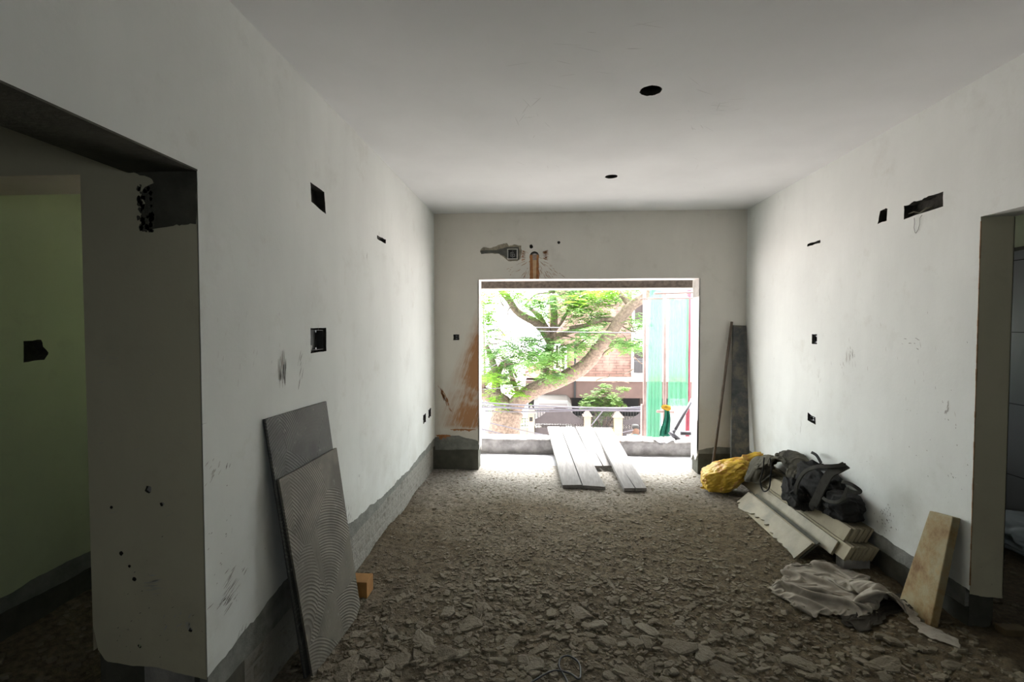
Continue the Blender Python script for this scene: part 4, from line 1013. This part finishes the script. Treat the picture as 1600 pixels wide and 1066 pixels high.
def gate(x0, x1, prof, label, ybar):
    xa, xb = X_(x0), X_(x1); t = thing('metal_gate', label, 'gate', ((xa+xb)/2, CY, GZ), 'plum metal gates across the street')
    top = [(X_(px), Z_(py)) for px, py in prof]
    zl0, zl1 = Z_(668.5), Z_(662)
    mb = MB(); mb.prism([V((x, CY-.02, z)) for x, z in top]+[V((xb, CY-.02, zl1)), V((xa, CY-.02, zl1))], (0, 0, 0), (0, .03, 0)); mb.build('upper_panel', m_gate, t)
    MB().box(xa, xb, CY-.02, CY+.01, GZ+.1, zl0).build('lower_panel', m_gate, t)
    mb = MB(); n = int((xb-xa)/.07); h = zl1-zl0
    for i in range(n+1):
        x = xa+(xb-xa)*i/n
        for s in (-1, 1):
            a, b = V((x, CY, zl0)), V((min(max(x+s*h, xa), xb), CY, zl1)); mb.tube([a, b], .008, 4)
    mb.build('lattice', m_gate, t)
    mb = MB(); n = int((xb-xa)/.09)
    for i in range(n+1):
        x = xa+(xb-xa)*i/n; mb.tube([V((x, CY+.02, GZ+.1)), V((x, CY+.02, Z_(ybar)))], .012, 4)
    mb.tube([V((xa, CY+.02, Z_(ybar+2))), V((xb, CY+.02, Z_(ybar+2)))], .015, 4)
    mb.build('bars', m_bar, t)
gate(836, 912, [(836, 655), (843, 652), (851, 646), (858, 641), (866, 637), (874, 635), (882, 636), (890, 641), (897, 647), (904, 652), (912, 655)][::1], 'plum metal gate with a humped top in front of the parked van', 640)
gate(973, 1030, [(973, 656), (980, 655), (988, 652), (996, 647), (1003, 641), (1012, 637), (1030, 636)], 'plum metal gate at the right with its top curving up', 640)
rl = thing('railing', 'dark iron railing on a low cream wall between two gate pillars', 'railing', (X_(940), CY, GZ))
mb = MB()
for i in range(19):
    x = X_(923)+(X_(959)-X_(923))*i/18; mb.tube([V((x, CY, Z_(668))), V((x, CY, Z_(641)))], .012, 4)
for py in (642, 655, 665): mb.tube([V((X_(923), CY, Z_(py))), V((X_(959), CY, Z_(py)))], .014, 4)
mb.build('bars', m_bar, rl); MB().box(X_(923), X_(959), CY-.1, CY+.1, GZ, Z_(668)).build('low_wall', m_cream, rl)
fl_ = thing('boundary_wall', 'white boundary wall with an iron grille left of the big tree', 'wall', (X_(770), CY, GZ))
MB().box(X_(700), X_(758), CY-.1, CY+.1, GZ, Z_(632)).build('post', M('white_post', (.75, .72, .70), .08), fl_)
MB().box(X_(758), X_(825), CY-.1, CY+.1, GZ, Z_(668)).build('low_wall', m_cream, fl_)
mb = MB()
for i in range(16):
    x = X_(758)+(X_(825)-X_(758))*i/15; mb.tube([V((x, CY, Z_(668))), V((x, CY, Z_(642)))], .012, 4)
for py in (643, 655, 666): mb.tube([V((X_(758), CY, Z_(py))), V((X_(825), CY, Z_(py)))], .014, 4)
mb.build('grille', m_bar, fl_)

# parked van behind the gate
VY = 19.2; xv = at(864, 640, 1, VY).x; van = thing('parked_van', 'white van parked behind the humped gate', 'van', (xv, VY, GZ))
def sect(hw, z0, z1, y, r=.12):
    return [V((xv+sx*(hw-(r if k in (1, 2) else 0)*1), y, z)) for sx, k, z in ((-1, 0, z0), (-1, 3, z1-r), (-1, 1, z1), (1, 1, z1), (1, 3, z1-r), (1, 0, z0))]
mb = MB(); secs = [sect(.78, GZ+.35, GZ+.92, VY-1.0), sect(.80, GZ+.3, GZ+.92, VY-.9), sect(.80, GZ+.3, GZ+1.05, VY-.45), sect(.74, GZ+.3, GZ+1.66, VY+.1, .16), sect(.76, GZ+.3, GZ+1.72, VY+.8, .16), sect(.76, GZ+.3, GZ+1.70, VY+2.3, .16), sect(.74, GZ+.35, GZ+1.55, VY+2.5, .16)]
mb.add(sum(secs, []), [(i*6+k, i*6+(k+1) % 6, (i+1)*6+(k+1) % 6, (i+1)*6+k) for i in range(6) for k in range(6)]+[tuple(range(6)), tuple(range(36, 42))])
mb.build('body', M('van_white', (.06, .055, .05), .05, rough=.35), van, bevel=.02)
m_glass = M('dark_glass', (.035, .022, .020), .1, rough=.65)
mb = MB(); mb.hexa([(xv-.62, VY-.44, GZ+1.09), (xv+.62, VY-.44, GZ+1.09), (xv+.56, VY+.02, GZ+1.57), (xv-.56, VY+.02, GZ+1.57)], [(xv-.62, VY-.38, GZ+1.06), (xv+.62, VY-.38, GZ+1.06), (xv+.56, VY+.07, GZ+1.55), (xv-.56, VY+.07, GZ+1.55)]); mb.build('windscreen', m_glass, van)
for sx in (-1, 1):
    for yy in (-.5, 1.8): MB().tube([(xv+sx*.62, VY+yy, GZ+.32), (xv+sx*.82, VY+yy, GZ+.32)], .32, 18).build('wheel', m_bar, van)
    MB().box(xv+sx*.58-.11, xv+sx*.58+.11, VY-1.02, VY-.98, GZ+.72, GZ+.88).build('headlamp', M('lamp_glass', (.8, .8, .75), .05, rough=.2), van)

# the pink-brown house
HY = 21.5
HX = lambda px: at(px, 600, 1, HY).x
HZ = lambda py: at(900, py, 1, HY).z
def slat_mat():
    t = NT('pink_slatted_stone'); g_ = t.n('ShaderNodeNewGeometry').outputs['Position']; sp = t.n('ShaderNodeSeparateXYZ'); t.l(g_, sp.inputs[0])
    cb = t.n('ShaderNodeCombineXYZ'); t.l(sp.outputs[0], cb.inputs[0]); t.l(sp.outputs[2], cb.inputs[1])
    b = t.n('ShaderNodeTexBrick'); t.l(cb.outputs[0], b.inputs[0])
    for k, v in (('Scale', 1), ('Mortar Size', .014), ('Brick Width', .6), ('Row Height', .12)): b.inputs[k].default_value = v
    b.inputs['Color1'].default_value = (.17, .095, .078, 1); b.inputs['Color2'].default_value = (.15, .080, .064, 1); b.inputs['Mortar'].default_value = (.07, .04, .033, 1)
    n = t.noise(t.coord(), 1.6, 4); t.col(t.mix(t.math('MULTIPLY', t.ramp(n, [(.45, (0, 0, 0)), (.6, (1, 1, 1))]), .5), b.outputs[0], (.30, .19, .155))); t.rough(.7); return t.m
m_slat = slat_mat(); m_fascia = M('brown_fascia', (.085, .050, .042), .15, 3); m_wht = M('house_white', (.72, .70, .68), .08)
hs = thing('house', 'pink slatted-stone house with a brown fascia over a dark carport', 'house', (HX(930), HY, GZ))
MB().box(HX(858), HX(986), HY, HY+5, HZ(588), 6.5).build('upper_wall', m_slat, hs)
MB().box(HX(986), HX(1080), HY+.05, HY+5, HZ(592), 6.0).build('white_wall', m_wht, hs)
MB().box(HX(822), HX(1080), HY-.9, HY+5, HZ(617), HZ(592)).build('fascia', m_fascia, hs)
mb = MB(); mb.box(HX(850), HX(1080), HY-.95, HY+.1, HZ(592), HZ(588.5)); mb.build('coping', M('pale_coping', (.62, .42, .30), .1), hs)
mb = MB(); mb.box(HX(822), HX(1080), HY+3.5, HY+3.7, GZ, HZ(615)); mb.build('carport_back', M('carport_dark', (.014, .013, .013), .3, 2), hs)
for px in (863, 888, 945, 1000): MB().box(HX(px)-.12, HX(px)+.12, HY-.6, HY-.35, GZ, HZ(616)).build('column', M('column_brown', (.05, .035, .03), .2), hs)
mb = MB(); mb.box(HX(824), HX(850), HY+.3, HY+4.5, HZ(600), HZ(587)); mb.build('low_block', m_wht, hs)
mb = MB(); mb.hexa([(HX(818), HY-.6, HZ(589)), (HX(856), HY-.6, HZ(589)), (HX(856), HY+4.8, HZ(589)), (HX(818), HY+4.8, HZ(589))], [(HX(826), HY+1.2, HZ(578)), (HX(856), HY+1.2, HZ(578)), (HX(856), HY+3, HZ(578)), (HX(826), HY+3, HZ(578))]); mb.build('red_roof', M('red_roof', (.17, .04, .035), .2), hs)
def window(x0, x1, y0, y1, parent, rail=True):
    f_ = MB(); a, b, c, d = HX(x0), HX(x1), HZ(y1), HZ(y0)
    pane = f_.box(a, b, HY-.06, HY+.02, c, d); f_ = MB(); k = .09
    for q_ in ((a-k, a, c-k, d+k), (b, b+k, c-k, d+k), (a, b, c-k, c), (a, b, d, d+k)): f_.box(q_[0], q_[1], HY-.14, HY+.02, q_[2], q_[3])
    fr = f_.build('window_frame', m_wht, parent); pane.build('window_pane', m_glass, fr)
    if rail:
        f_ = MB()
        for i in range(9): x = a+(b-a)*i/8; f_.tube([(x, HY-.2, c), (x, HY-.2, c+(d-c)*.55)], .015, 4)
        f_.tube([(a, HY-.2, c+(d-c)*.55), (b, HY-.2, c+(d-c)*.55)], .02, 4); f_.tube([(a, HY-.2, c+(d-c)*.45), (b, HY-.2, c+(d-c)*.45)], .02, 4); f_.build('window_railing', M('rail_grey', (.1, .1, .11), .1), fr)
window(989, 1004, 542, 582, hs); window(868, 872, 540, 575, hs, False); window(877, 882, 545, 578, hs, False); window(990, 1003, 470, 505, hs, False)
MB().box(HX(896)-.04, HX(896)+.04, HY-.97, HY-.9, HZ(617), HZ(535)).build('downpipe', m_bar, hs)
# two paler houses further off, seen through leaves
for (x0, x1, yt, Y, lab, c) in ((700, 800, 560, 38, 'pale distant house at the left behind the tree', (.70, .68, .66)), (1000, 1200, 380, 30, 'tall pale building behind the green net', (.72, .70, .69))):
    a, b, z = at(x0, 600, 1, Y).x, at(x1, 600, 1, Y).x, at(850, yt, 1, Y).z
    t = thing('distant_house', lab, 'house', ((a+b)/2, Y, GZ)); MB().box(a, b, Y, Y+5, GZ, z).build('wall', M('pale_render', c, .05), t)
    MB().box(a-.2, b+.2, Y-.2, Y+5.2, z, z+.2).build('roof', M('pale_roof', (.5, .45, .42), .1), t)
    for i in range(3):
        x = a+(b-a)*(i+.5)/3; MB().box(x-.5, x+.5, Y-.05, Y+.02, z-2.6, z-1.3).build('window', m_glass, t)

# ------------------------------------------------------------------ trees
m_bark = M('tree_bark', (.20, .145, .115), .5, 16, .95, 1.0, 22, c2=(.10, .070, .055))
def leaf_mat(name, c, c2):
    t = NT(name); t.col(t.ramp(t.noise(t.coord(), 1.6, 3), [(.35, c2), (.65, c)])); t.rough(.5)
    tr = t.n('ShaderNodeBsdfTranslucent'); tr.inputs[0].default_value = (c[0]*1.1, c[1]*1.2, c[2]*.7, 1); mx = t.n('ShaderNodeMixShader'); mx.inputs[0].default_value = .5
    out = t.t.nodes['Material Output']; t.l(t.b.outputs[0], mx.inputs[1]); t.l(tr.outputs[0], mx.inputs[2]); t.l(mx.outputs[0], out.inputs[0]); return t.m
m_leaf = leaf_mat('feathery_leaves', (.13, .24, .085), (.065, .135, .055))
m_leaf2 = leaf_mat('bright_leaves', (.15, .28, .038), (.09, .18, .03))
TY = 13.0
def limb(mb, pts, r0, r1, n=10):
    P = smooth_pts([at(x, y, 1, TY+dy) for x, y, dy in pts], 5); k = len(P)
    rad = [(r0+(r1-r0)*i/(k-1))*(1+.10*noise.noise(V((i*.7, r0*50, 0)))) for i in range(k)]
    mb.tube(P, rad, n); return P
tree = thing('street_tree', 'large spreading tree with feathery leaves and a forked brown trunk', 'tree', (at(785, 700, 1, TY).x, TY, GZ))
mb = MB(); twigs = []
limb(mb, [(770, 790, 0), (780, 730, 0), (785, 690, 0), (790, 660, 0), (797, 640, 0)], .52, .38, 16)
limb(mb, [(797, 650, 0), (812, 625, 0), (838, 608, -.2), (872, 595, -.3), (905, 578, -.5), (925, 560, -.7), (935, 545, -.8), (955, 520, -.9), (968, 500, -1.0), (985, 480, -1.1), (1008, 462, -1.2), (1035, 430, -1.3)], .235, .10, 14)
limb(mb, [(797, 650, 0), (785, 628, .1), (765, 618, .2), (745, 610, .3), (715, 585, .5)], .23, .17, 12)
limb(mb, [(742, 608, .3), (758, 595, .2), (772, 580, .2), (768, 560, .3), (760, 540, .3)], .16, .06, 9)
limb(mb, [(776, 615, .2), (775, 595, .4), (783, 572, .5), (792, 560, .5)], .14, .05, 9)
limb(mb, [(842, 606, -.1), (850, 585, .0), (855, 560, .1), (862, 530, .1), (866, 500, .1), (864, 470, .1), (860, 440, .2), (858, 400, .2)], .13, .075, 10)
limb(mb, [(860, 535, .1), (850, 518, 0), (838, 505, -.1), (820, 495, -.2), (806, 485, -.3), (795, 468, -.4), (782, 452, -.5), (770, 430, -.6)], .12, .075, 10)
limb(mb, [(858, 520, 0), (845, 498, .3), (832, 485, .4), (822, 478, .5)], .08, .05, 7)
limb(mb, [(862, 530, .1), (880, 522, .2), (900, 516, .2), (920, 519, .3)], .10, .05, 8)
limb(mb, [(968, 500, -1.0), (940, 500, -.8), (915, 508, -.6), (890, 512, -.4)], .07, .04, 7)
limb(mb, [(985, 480, -1.1), (975, 465, -1.0), (962, 452, -1.0), (950, 440, -1)], .08, .06, 7)
limb(mb, [(868, 515, .2), (880, 500, .4), (890, 480, .6), (905, 462, .7)], .05, .03, 6)
limb(mb, [(800, 600, .5), (798, 575, .5), (808, 590, .4)], .05, .03, 6)
limb(mb, [(812, 620, .4), (800, 590, .4), (796, 572, .4), (784, 558, .3)], .08, .04, 7)
limb(mb, [(820, 478, .5), (835, 462, .5), (850, 458, .5), (862, 458, .4)], .03, .02, 5)
limb(mb, [(772, 790, .3), (776, 720, .3), (778, 670, .3), (776, 640, .3)], .2, .14, 10)
for k in range(50):
    x = R.uniform(755, 1000); y = R.uniform(452, 600); dy = R.uniform(-1.2, 1.2); a = R.uniform(0, 6.28); pts = [(x, y, dy)]
    for j in range(3): a += R.uniform(-.5, .5); x += 9*math.cos(a); y += 6*math.sin(a); pts.append((x, y, dy+R.uniform(-.2, .2)))
    limb(mb, pts, .022, .008, 5)
mb.build('trunk', m_bark, tree, True)
def fronds(mb, c, n, spread, ln, rr, droop=.4, lw=.07):
    for k in range(n):
        p = V(c)+V((rr.gauss(0, spread[0]), rr.gauss(0, spread[1]), rr.gauss(0, spread[2])))
        a = rr.uniform(0, 6.28); d = V((math.cos(a), math.sin(a), rr.uniform(-droop, .3))).normalized()
        sd = d.cross(V((0, 0, 1))).normalized(); up = sd.cross(d)
        L = ln*rr.uniform(.6, 1.2); m = 6
        for j in range(1, m+1):
            q = p+d*(L*j/m)-V((0, 0, 1))*(L*.25*(j/m)**2); wl_ = lw*math.sin(math.pi*(.15+.75*j/m))*rr.uniform(.8, 1.2)
            for s in (-1, 1):
                e = (sd*s*.9+d*.5+up*rr.uniform(-.35, .15)).normalized(); hw = d*(lw*.26)
                b0 = q; b1 = q+e*wl_*1.6
                mb.add([b0-hw*.4, b0+hw*.4, b0.lerp(b1, .55)+hw, b1, b0.lerp(b1, .55)-hw], [(0, 1, 2, 3, 4)])
rr = random.Random(12)
clA = MB(); clB = MB()
blobs = [(760, 470, 8, 15, 1), (765, 495, 9, 12, 1), (775, 520, 12, 12, 1), (770, 550, 12, 14, 0), (800, 545, 16, 14, 0), (830, 530, 18, 12, 0), (790, 575, 18, 10, 0), (765, 585, 8, 8, 1), (845, 548, 14, 12, 0), (835, 560, 20, 12, 0),
         (865, 585, 12, 7, 0), (870, 560, 14, 10, 1), (905, 540, 14, 9, 0), (895, 455, 16, 8, 0), (925, 470, 22, 12, 1), (905, 490, 20, 14, 0), (935, 500, 18, 12, 0), (920, 520, 16, 9, 0), (965, 460, 20, 10, 0), (900, 475, 14, 14, 1),
         (950, 530, 14, 8, 0), (975, 540, 14, 8, 0), (995, 505, 8, 8, 0), (830, 470, 14, 9, 0), (845, 490, 12, 10, 1), (800, 460, 10, 6, 1), (815, 560, 22, 12, 0), (880, 545, 12, 10, 0), (860, 470, 10, 12, 0), (790, 600, 12, 8, 1), (812, 605, 10, 9, 1),
         (940, 455, 20, 6, 1), (870, 440, 40, 10, 0), (960, 435, 40, 10, 0), (780, 435, 40, 12, 1), (740, 500, 12, 30, 1), (735, 560, 12, 20, 0), (990, 450, 10, 8, 0), (770, 625, 8, 5, 1), (990, 535, 10, 8, 0)]
for (x, y, sx, sy, k) in blobs:
    Yd = TY+rr.uniform(-1.6, 1.0); c = at(x, y, 1, Yd); s = Yd/755
    fronds(clB if k else clA, c, int(30+sx*sy*.34), (sx*s*.7, .6, sy*s*.7), .34, rr, lw=.085)
stuff(clA.build('foliage', m_leaf, tree)); stuff(clB.build('new_foliage', m_leaf2, tree))
# small bush behind the railing
sb = thing('garden_bush', 'bright green bushy small tree behind the iron railing', 'bush', (at(942, 640, 1, 18.0).x, 18.0, GZ))
mb = MB(); bx = at(942, 640, 1, 18.0).x
for k in range(9):
    a = k*.7; mb.tube([V((bx, 18.0, GZ)), V((bx+.15*math.cos(a), 18.0+.15*math.sin(a), -2.2)), V((bx+.75*math.cos(a), 18.0+.4*math.sin(a), -1.3))], [.05, .04, .015], 6)
mb.build('stems', m_bark, sb)
mb = MB()
for (x, y, sx, sy) in ((940, 612, 16, 5), (925, 622, 12, 7), (955, 622, 13, 7), (940, 632, 20, 7), (965, 630, 8, 6), (915, 633, 7, 4), (975, 607, 7, 2), (945, 603, 6, 3), (930, 660, 8, 6), (945, 645, 16, 5)):
    Yd = 18.0; s = Yd/755; fronds(mb, at(x, y, 1, Yd+rr.uniform(-.3, .3)), int(50+sx*sy*.5), (sx*s*.5, .2, sy*s*.5), .20, rr, .2, .06)
stuff(mb.build('leaves', leaf_mat('bush_leaves', (.12, .20, .050), (.07, .13, .034)), sb))
# shrubs further left behind the trunk
for (x, y, Y, lab) in ((812, 665, 18.6, 'low green shrub between the tree trunk and the first pillar'), (785, 640, 19.0, 'green shrub seen under the left limb of the tree'), (810, 610, 24, 'leafy crown further off under the fork of the tree'), (755, 470, 22, 'bright green crown at the left edge of the opening')):
    p = at(x, y, 1, Y); t = thing('green_shrub' if Y < 20 else 'distant_tree', lab, 'shrub' if Y < 20 else 'tree', (p.x, Y, GZ)); s = Y/755; mb = MB()
    fronds(mb, p, 110 if Y < 20 else 260, (11*s if Y < 20 else 14*s, .4, (8 if Y < 20 else 12 if y > 500 else 34)*s), .22, rr, .3, .06)
    stuff(mb.build('leaves', m_leaf2, t)); MB().tube([V((p.x, Y, GZ)), V((p.x+.05, Y, (GZ+p.z)/2)), p], [.06, .05, .02], 6).build('stem', m_bark, t)

# ------------------------------------------------------------------ overhead wires (y about 10)
m_cab = M('service_cable', (.09, .08, .10), .2, rough=.5)
WY = 10.0
def wire(x0, y0, x1, y1, sag, lab, r=.012, Y=WY):
    a, b = at(x0, y0, 1, Y), at(x1, y1, 1, Y); pts = []
    for i in range(25):
        t = i/24; pts.append(a.lerp(b, t)-V((0, 0, sag*4*t*(1-t))))
    tag(MB().tube(pts, r, 6).build('overhead_wire', m_cab, smooth=True, origin=a), lab, 'wire', 'overhead wires along the street')
wire(690, 624, 1006, 638, .05, 'thick overhead wire, topmost of the bunch crossing below the tree fork', .018)
wire(690, 626, 1006, 637, .10, 'overhead wire just under the topmost one, sagging a little', .012)
wire(690, 632, 1006, 641, .04, 'thick overhead wire in the middle of the bunch before the gate', .018)
wire(690, 640, 1006, 635, .08, 'pale overhead wire crossing the others before the gate', .010)
wire(690, 634, 1006, 643, .02, 'thin overhead wire lowest of the bunch over the railing', .009)
wire(700, 645, 900, 690, .02, 'overhead wire sloping down before the tree trunk, upper one', .012)
wire(700, 655, 880, 698, .04, 'overhead wire sloping down before the tree trunk, lower one', .010)
wire(700, 660, 830, 688, .0, 'overhead wire nearest the parapet at the lower left', .010)
wire(720, 665, 990, 672, .25, 'thin overhead wire hanging low across the pillars', .007)
wire(720, 512, 1015, 520, .03, 'thin overhead wire high across the tree crown', .007)
wire(720, 507, 880, 512, .02, 'white overhead wire high at the left of the tree crown', .010)
wire(700, 605, 800, 556, .02, 'thin wire slanting up to the right through the left branches', .007)
wire(720, 609, 820, 603, .02, 'thin overhead wire across the left limb', .007)
wire(790, 470, 800, 520, .0, 'thin twiglike wire hanging at the upper left of the crown', .005)
wire(924, 665, 945, 638, .0, 'pale stay wire slanting up over the railing', .012)

# ------------------------------------------------------------------ scaffold with green net
SY = 7.6
m_pole = M('scaffold_pole', (.26, .18, .165), .25, 9, .8)
def spole(x0, y0, x1, y1, lab, r=.028, Y=SY):
    a, b = at(x0, y0, 1, Y), at(x1, y1, 1, Y)
    if abs(x0-x1) < 8: a.z = GZ
    tag(MB().tube([a, a.lerp(b, .5), b], r, 10).build('scaffold_pole', m_pole, smooth=True, origin=a), lab, 'pole', 'scaffold poles outside the opening')
spole(1010, 700, 1007, 430, 'upright scaffold pole at the left edge of the green net', .026)
spole(1040, 700, 1039, 430, 'upright scaffold pole in front of the middle of the green net', .026, SY-.07)
spole(1004, 700, 1003, 632, 'short thin pinkish pole beside the left scaffold upright', .020)
# trim the short one to its real height
spole(1000, 467, 1120, 466, 'thin horizontal scaffold pole, lower of the two near the top', .010, SY-.036)
spole(1022, 459, 1130, 456, 'horizontal scaffold pole, upper of the two near the top', .014, SY-.112)
spole(1026, 643, 1053, 644, 'short horizontal brown rail tied low on the scaffold', .022, SY-.118)
def net_mat():
    t = NT('green_net'); t.col(t.ramp(t.noise(t.coord(), 3, 4), [(.35, (.115, .30, .20)), (.65, (.145, .35, .245))])); t.rough(.7)
    tr = t.n('ShaderNodeBsdfTranslucent'); tr.inputs[0].default_value = (.125, .34, .225, 1); tp = t.n('ShaderNodeBsdfTransparent')
    m1 = t.n('ShaderNodeMixShader'); m1.inputs[0].default_value = .5; m2 = t.n('ShaderNodeMixShader'); m2.inputs[0].default_value = .30
    t.l(t.b.outputs[0], m1.inputs[1]); t.l(tr.outputs[0], m1.inputs[2]); t.l(m1.outputs[0], m2.inputs[1]); t.l(tp.outputs[0], m2.inputs[2]); t.l(m2.outputs[0], t.t.nodes['Material Output'].inputs[0]); return t.m
m_net = net_mat(); NY = 7.72
def net(x0, x1, y0, y1, lab, Y, flare=0, seed=0):
    mb = MB(); nx, nz = 60, 50; a = at(x0, y1, 1, Y); b = at(x1, y0, 1, Y); vs = []
    for j in range(nz+1):
        for i in range(nx+1):
            u, v = i/nx, j/nz; x = a.x+(b.x-a.x)*u-flare*(1-v)*(1-u); z = a.z+(b.z-a.z)*v
            vs.append((x, Y+.03*math.sin(u*26+1.2*math.sin(v*3)+seed)*(.4+.6*(1-v))+.02*noise.noise(V((u*3, v*3, seed))), z+(.03*math.sin(u*9) if j == nz else 0)))
    mb.add(vs, [(j*(nx+1)+i, j*(nx+1)+i+1, (j+1)*(nx+1)+i+1, (j+1)*(nx+1)+i) for j in range(nz) for i in range(nx)])
    o = mb.build('scaffold_net', m_net, smooth=True, origin=a); s = o.modifiers.new('s', 'SOLIDIFY'); s.thickness = .003
    tag(o, lab, 'net', 'green safety nets on the scaffold')
net(1013, 1036, 440, 740, 'narrow strip of green safety net between the two uprights', NY, .06, 1)
net(1043, 1076, 466, 635, 'wide green safety net right of the middle upright', NY+.04, 0, 4)
mb = MB(); a = at(1046, 640, 1, NY+.3); mb.box(a.x-.1, a.x+1.6, NY+.35, NY+.5, GZ, a.z)
tag(mb.build('site_hoarding', m_wht, origin=(a.x, NY+.4, GZ)), 'white sheet hoarding below the green net at the right', 'hoarding')
a = at(1080, 440, 1, NY+.2); b = at(1080, 640, 1, NY+.2)
tag(MB().tube([V((a.x-.03, NY+.2, GZ)), V((a.x-.03, NY+.2, a.z))], .035, 8).build('red_pole', M('red_paint', (.22, .03, .05), .3, 8), smooth=True, origin=V((a.x, NY+.2, GZ))), 'red painted pole at the right edge of the green net', 'pole')
# green rag and yellow cloth knotted on the scaffold
def place4(u, v): p = at(1034+16*u, 640+42*v, 1, SY-.2); return (p.x, SY-.2+.03*math.sin(u*8), p.z)
mb = MB(); nx, nz = 14, 20; vs = []
for j in range(nz+1):
    for i in range(nx+1):
        u, v = i/nx, j/nz; wd = 5+9*v; p = at(1041+wd*(u-.5)*1.3+2*math.sin(v*5), 636+46*v, 1, SY-.22); vs.append((p.x, p.y+.03*math.sin(u*15), p.z))
mb.add(vs, [(j*(nx+1)+i, j*(nx+1)+i+1, (j+1)*(nx+1)+i+1, (j+1)*(nx+1)+i) for j in range(nz) for i in range(nx)])
o = mb.build('green_rag', cloth_mat('green_rag', (.012, .085, .055), (.008, .05, .035)), smooth=True, origin=at(1041, 640, 1, SY-.22)); o.modifiers.new('s', 'SOLIDIFY').thickness = .006
tag(o, 'torn green netting rag hanging from the scaffold knot', 'cloth')
vs, fs = lump((.07, .05, .04), at(1041, 637, 1, SY-.24), Matrix.Rotation(.2, 3, 'Y'), 3, .4, 2, 3)
tag(MB().add(vs, fs).build('yellow_cloth', cloth_mat('yellow_cloth', (.24, .14, .015), (.15, .08, .01)), smooth=True, origin=at(1041, 640, 1, SY-.24)), 'yellow cloth knotted round the middle scaffold pole', 'cloth')

# ------------------------------------------------------------------ person beyond the parapet, by the second gate
PY_ = 15.6; pc = at(993, 668, 1, PY_)
pr_ = thing('person', 'person with dark hair and a striped shirt sitting before the right gate', 'person', (pc.x, PY_, GZ))
def skin_body():
    J = {'pel': (0, 0, .50), 'chest': (0, -.02, .85), 'neck': (0, -.02, 1.02), 'head': (0, -.03, 1.14), 'top': (0, -.02, 1.24),
         'shL': (-.17, 0, .96), 'elL': (-.26, -.12, .74), 'haL': (-.10, -.30, .66), 'shR': (.17, 0, .96), 'elR': (.27, -.10, .74), 'haR': (.12, -.30, .64),
         'hpL': (-.10, 0, .48), 'knL': (-.14, -.42, .50), 'ftL': (-.14, -.44, .08), 'toL': (-.14, -.60, .05), 'hpR': (.10, 0, .48), 'knR': (.14, -.42, .50), 'ftR': (.14, -.44, .08), 'toR': (.14, -.60, .05)}
    Rr_ = {'pel': .15, 'chest': .16, 'neck': .055, 'head': .095, 'top': .07, 'shL': .065, 'elL': .045, 'haL': .035, 'shR': .065, 'elR': .045, 'haR': .035, 'hpL': .10, 'knL': .065, 'ftL': .045, 'toL': .04, 'hpR': .10, 'knR': .065, 'ftR': .045, 'toR': .04}
    E_ = [('pel', 'chest'), ('chest', 'neck'), ('neck', 'head'), ('head', 'top'), ('chest', 'shL'), ('shL', 'elL'), ('elL', 'haL'), ('chest', 'shR'), ('shR', 'elR'), ('elR', 'haR'), ('pel', 'hpL'), ('hpL', 'knL'), ('knL', 'ftL'), ('ftL', 'toL'), ('pel', 'hpR'), ('hpR', 'knR'), ('knR', 'ftR'), ('ftR', 'toR')]
    ks = list(J); me = bpy.data.meshes.new('body'); me.from_pydata([V(J[k])*1.15 for k in ks], [(ks.index(a), ks.index(b)) for a, b in E_], [])
    o = bpy.data.objects.new('body', me); COL.objects.link(o); o.parent = pr_
    o.modifiers.new('skin', 'SKIN'); 
    lay = me.skin_vertices[0] if me.skin_vertices else None
    if lay is None:
        bm = bmesh.new(); bm.from_mesh(me); bm.verts.layers.skin.verify(); bm.to_mesh(me); bm.free(); lay = me.skin_vertices[0]
    for i, k in enumerate(ks): lay.data[i].radius = (Rr_[k]*1.15, Rr_[k]*1.15); 
    lay.data[0].use_root = True
    o.modifiers.new('sub', 'SUBSURF').levels = 2; o.modifiers['sub'].render_levels = 2; me.materials.append(M('skin', (.10, .05, .032), .1))
    return o
skin_body()
vs, fs = lump((.118, .128, .10), (pc.x, PY_+.01, GZ+1.40), Matrix.Identity(3), 2, .08, 3, 3); MB().add(vs, fs).build('hair', M('hair_black', (.02, .018, .017), .2), pr_, True)
def stripe():
    t = NT('striped_shirt'); w_ = t.n('ShaderNodeTexWave', bands_direction='Z'); w_.inputs['Scale'].default_value = 4.5; t.l(t.coord(world=False), w_.inputs[0]); t.col(t.ramp(w_.outputs['Fac'], [(.45, (.04, .11, .12)), (.55, (.22, .24, .24))])); return t.m
mb = MB(); secs = [(.17, .14, .44), (.19, .16, .6), (.20, .16, .8), (.21, .14, .93), (.13, .10, 1.0), (.07, .07, 1.04)]; vs = []
for a, b, z in secs:
    for k in range(18): t_ = 2*math.pi*k/18; vs.append((pc.x+1.15*a*math.cos(t_), PY_+1.15*b*math.sin(t_)-.01, GZ+1.15*z))
mb.add(vs, [(i*18+k, i*18+(k+1) % 18, (i+1)*18+(k+1) % 18, (i+1)*18+k) for i in range(5) for k in range(18)]); m_st = stripe(); mb.build('shirt', m_st, pr_, True)
for s in (-1, 1): MB().tube([(pc.x+s*.18, PY_, GZ+1.115), (pc.x+s*.24, PY_-.06, GZ+1.0), (pc.x+s*.29, PY_-.125, GZ+.885)], [.098, .092, .086], 12).build('sleeve', m_st, pr_, True)
mb = MB(); mb.box(pc.x-.4, pc.x+.4, PY_-.12, PY_+.25, GZ, GZ+.41); tag(mb.build('stone_bench', m_conc, origin=(pc.x, PY_, GZ)), 'low stone bench under the seated person by the right gate', 'bench')
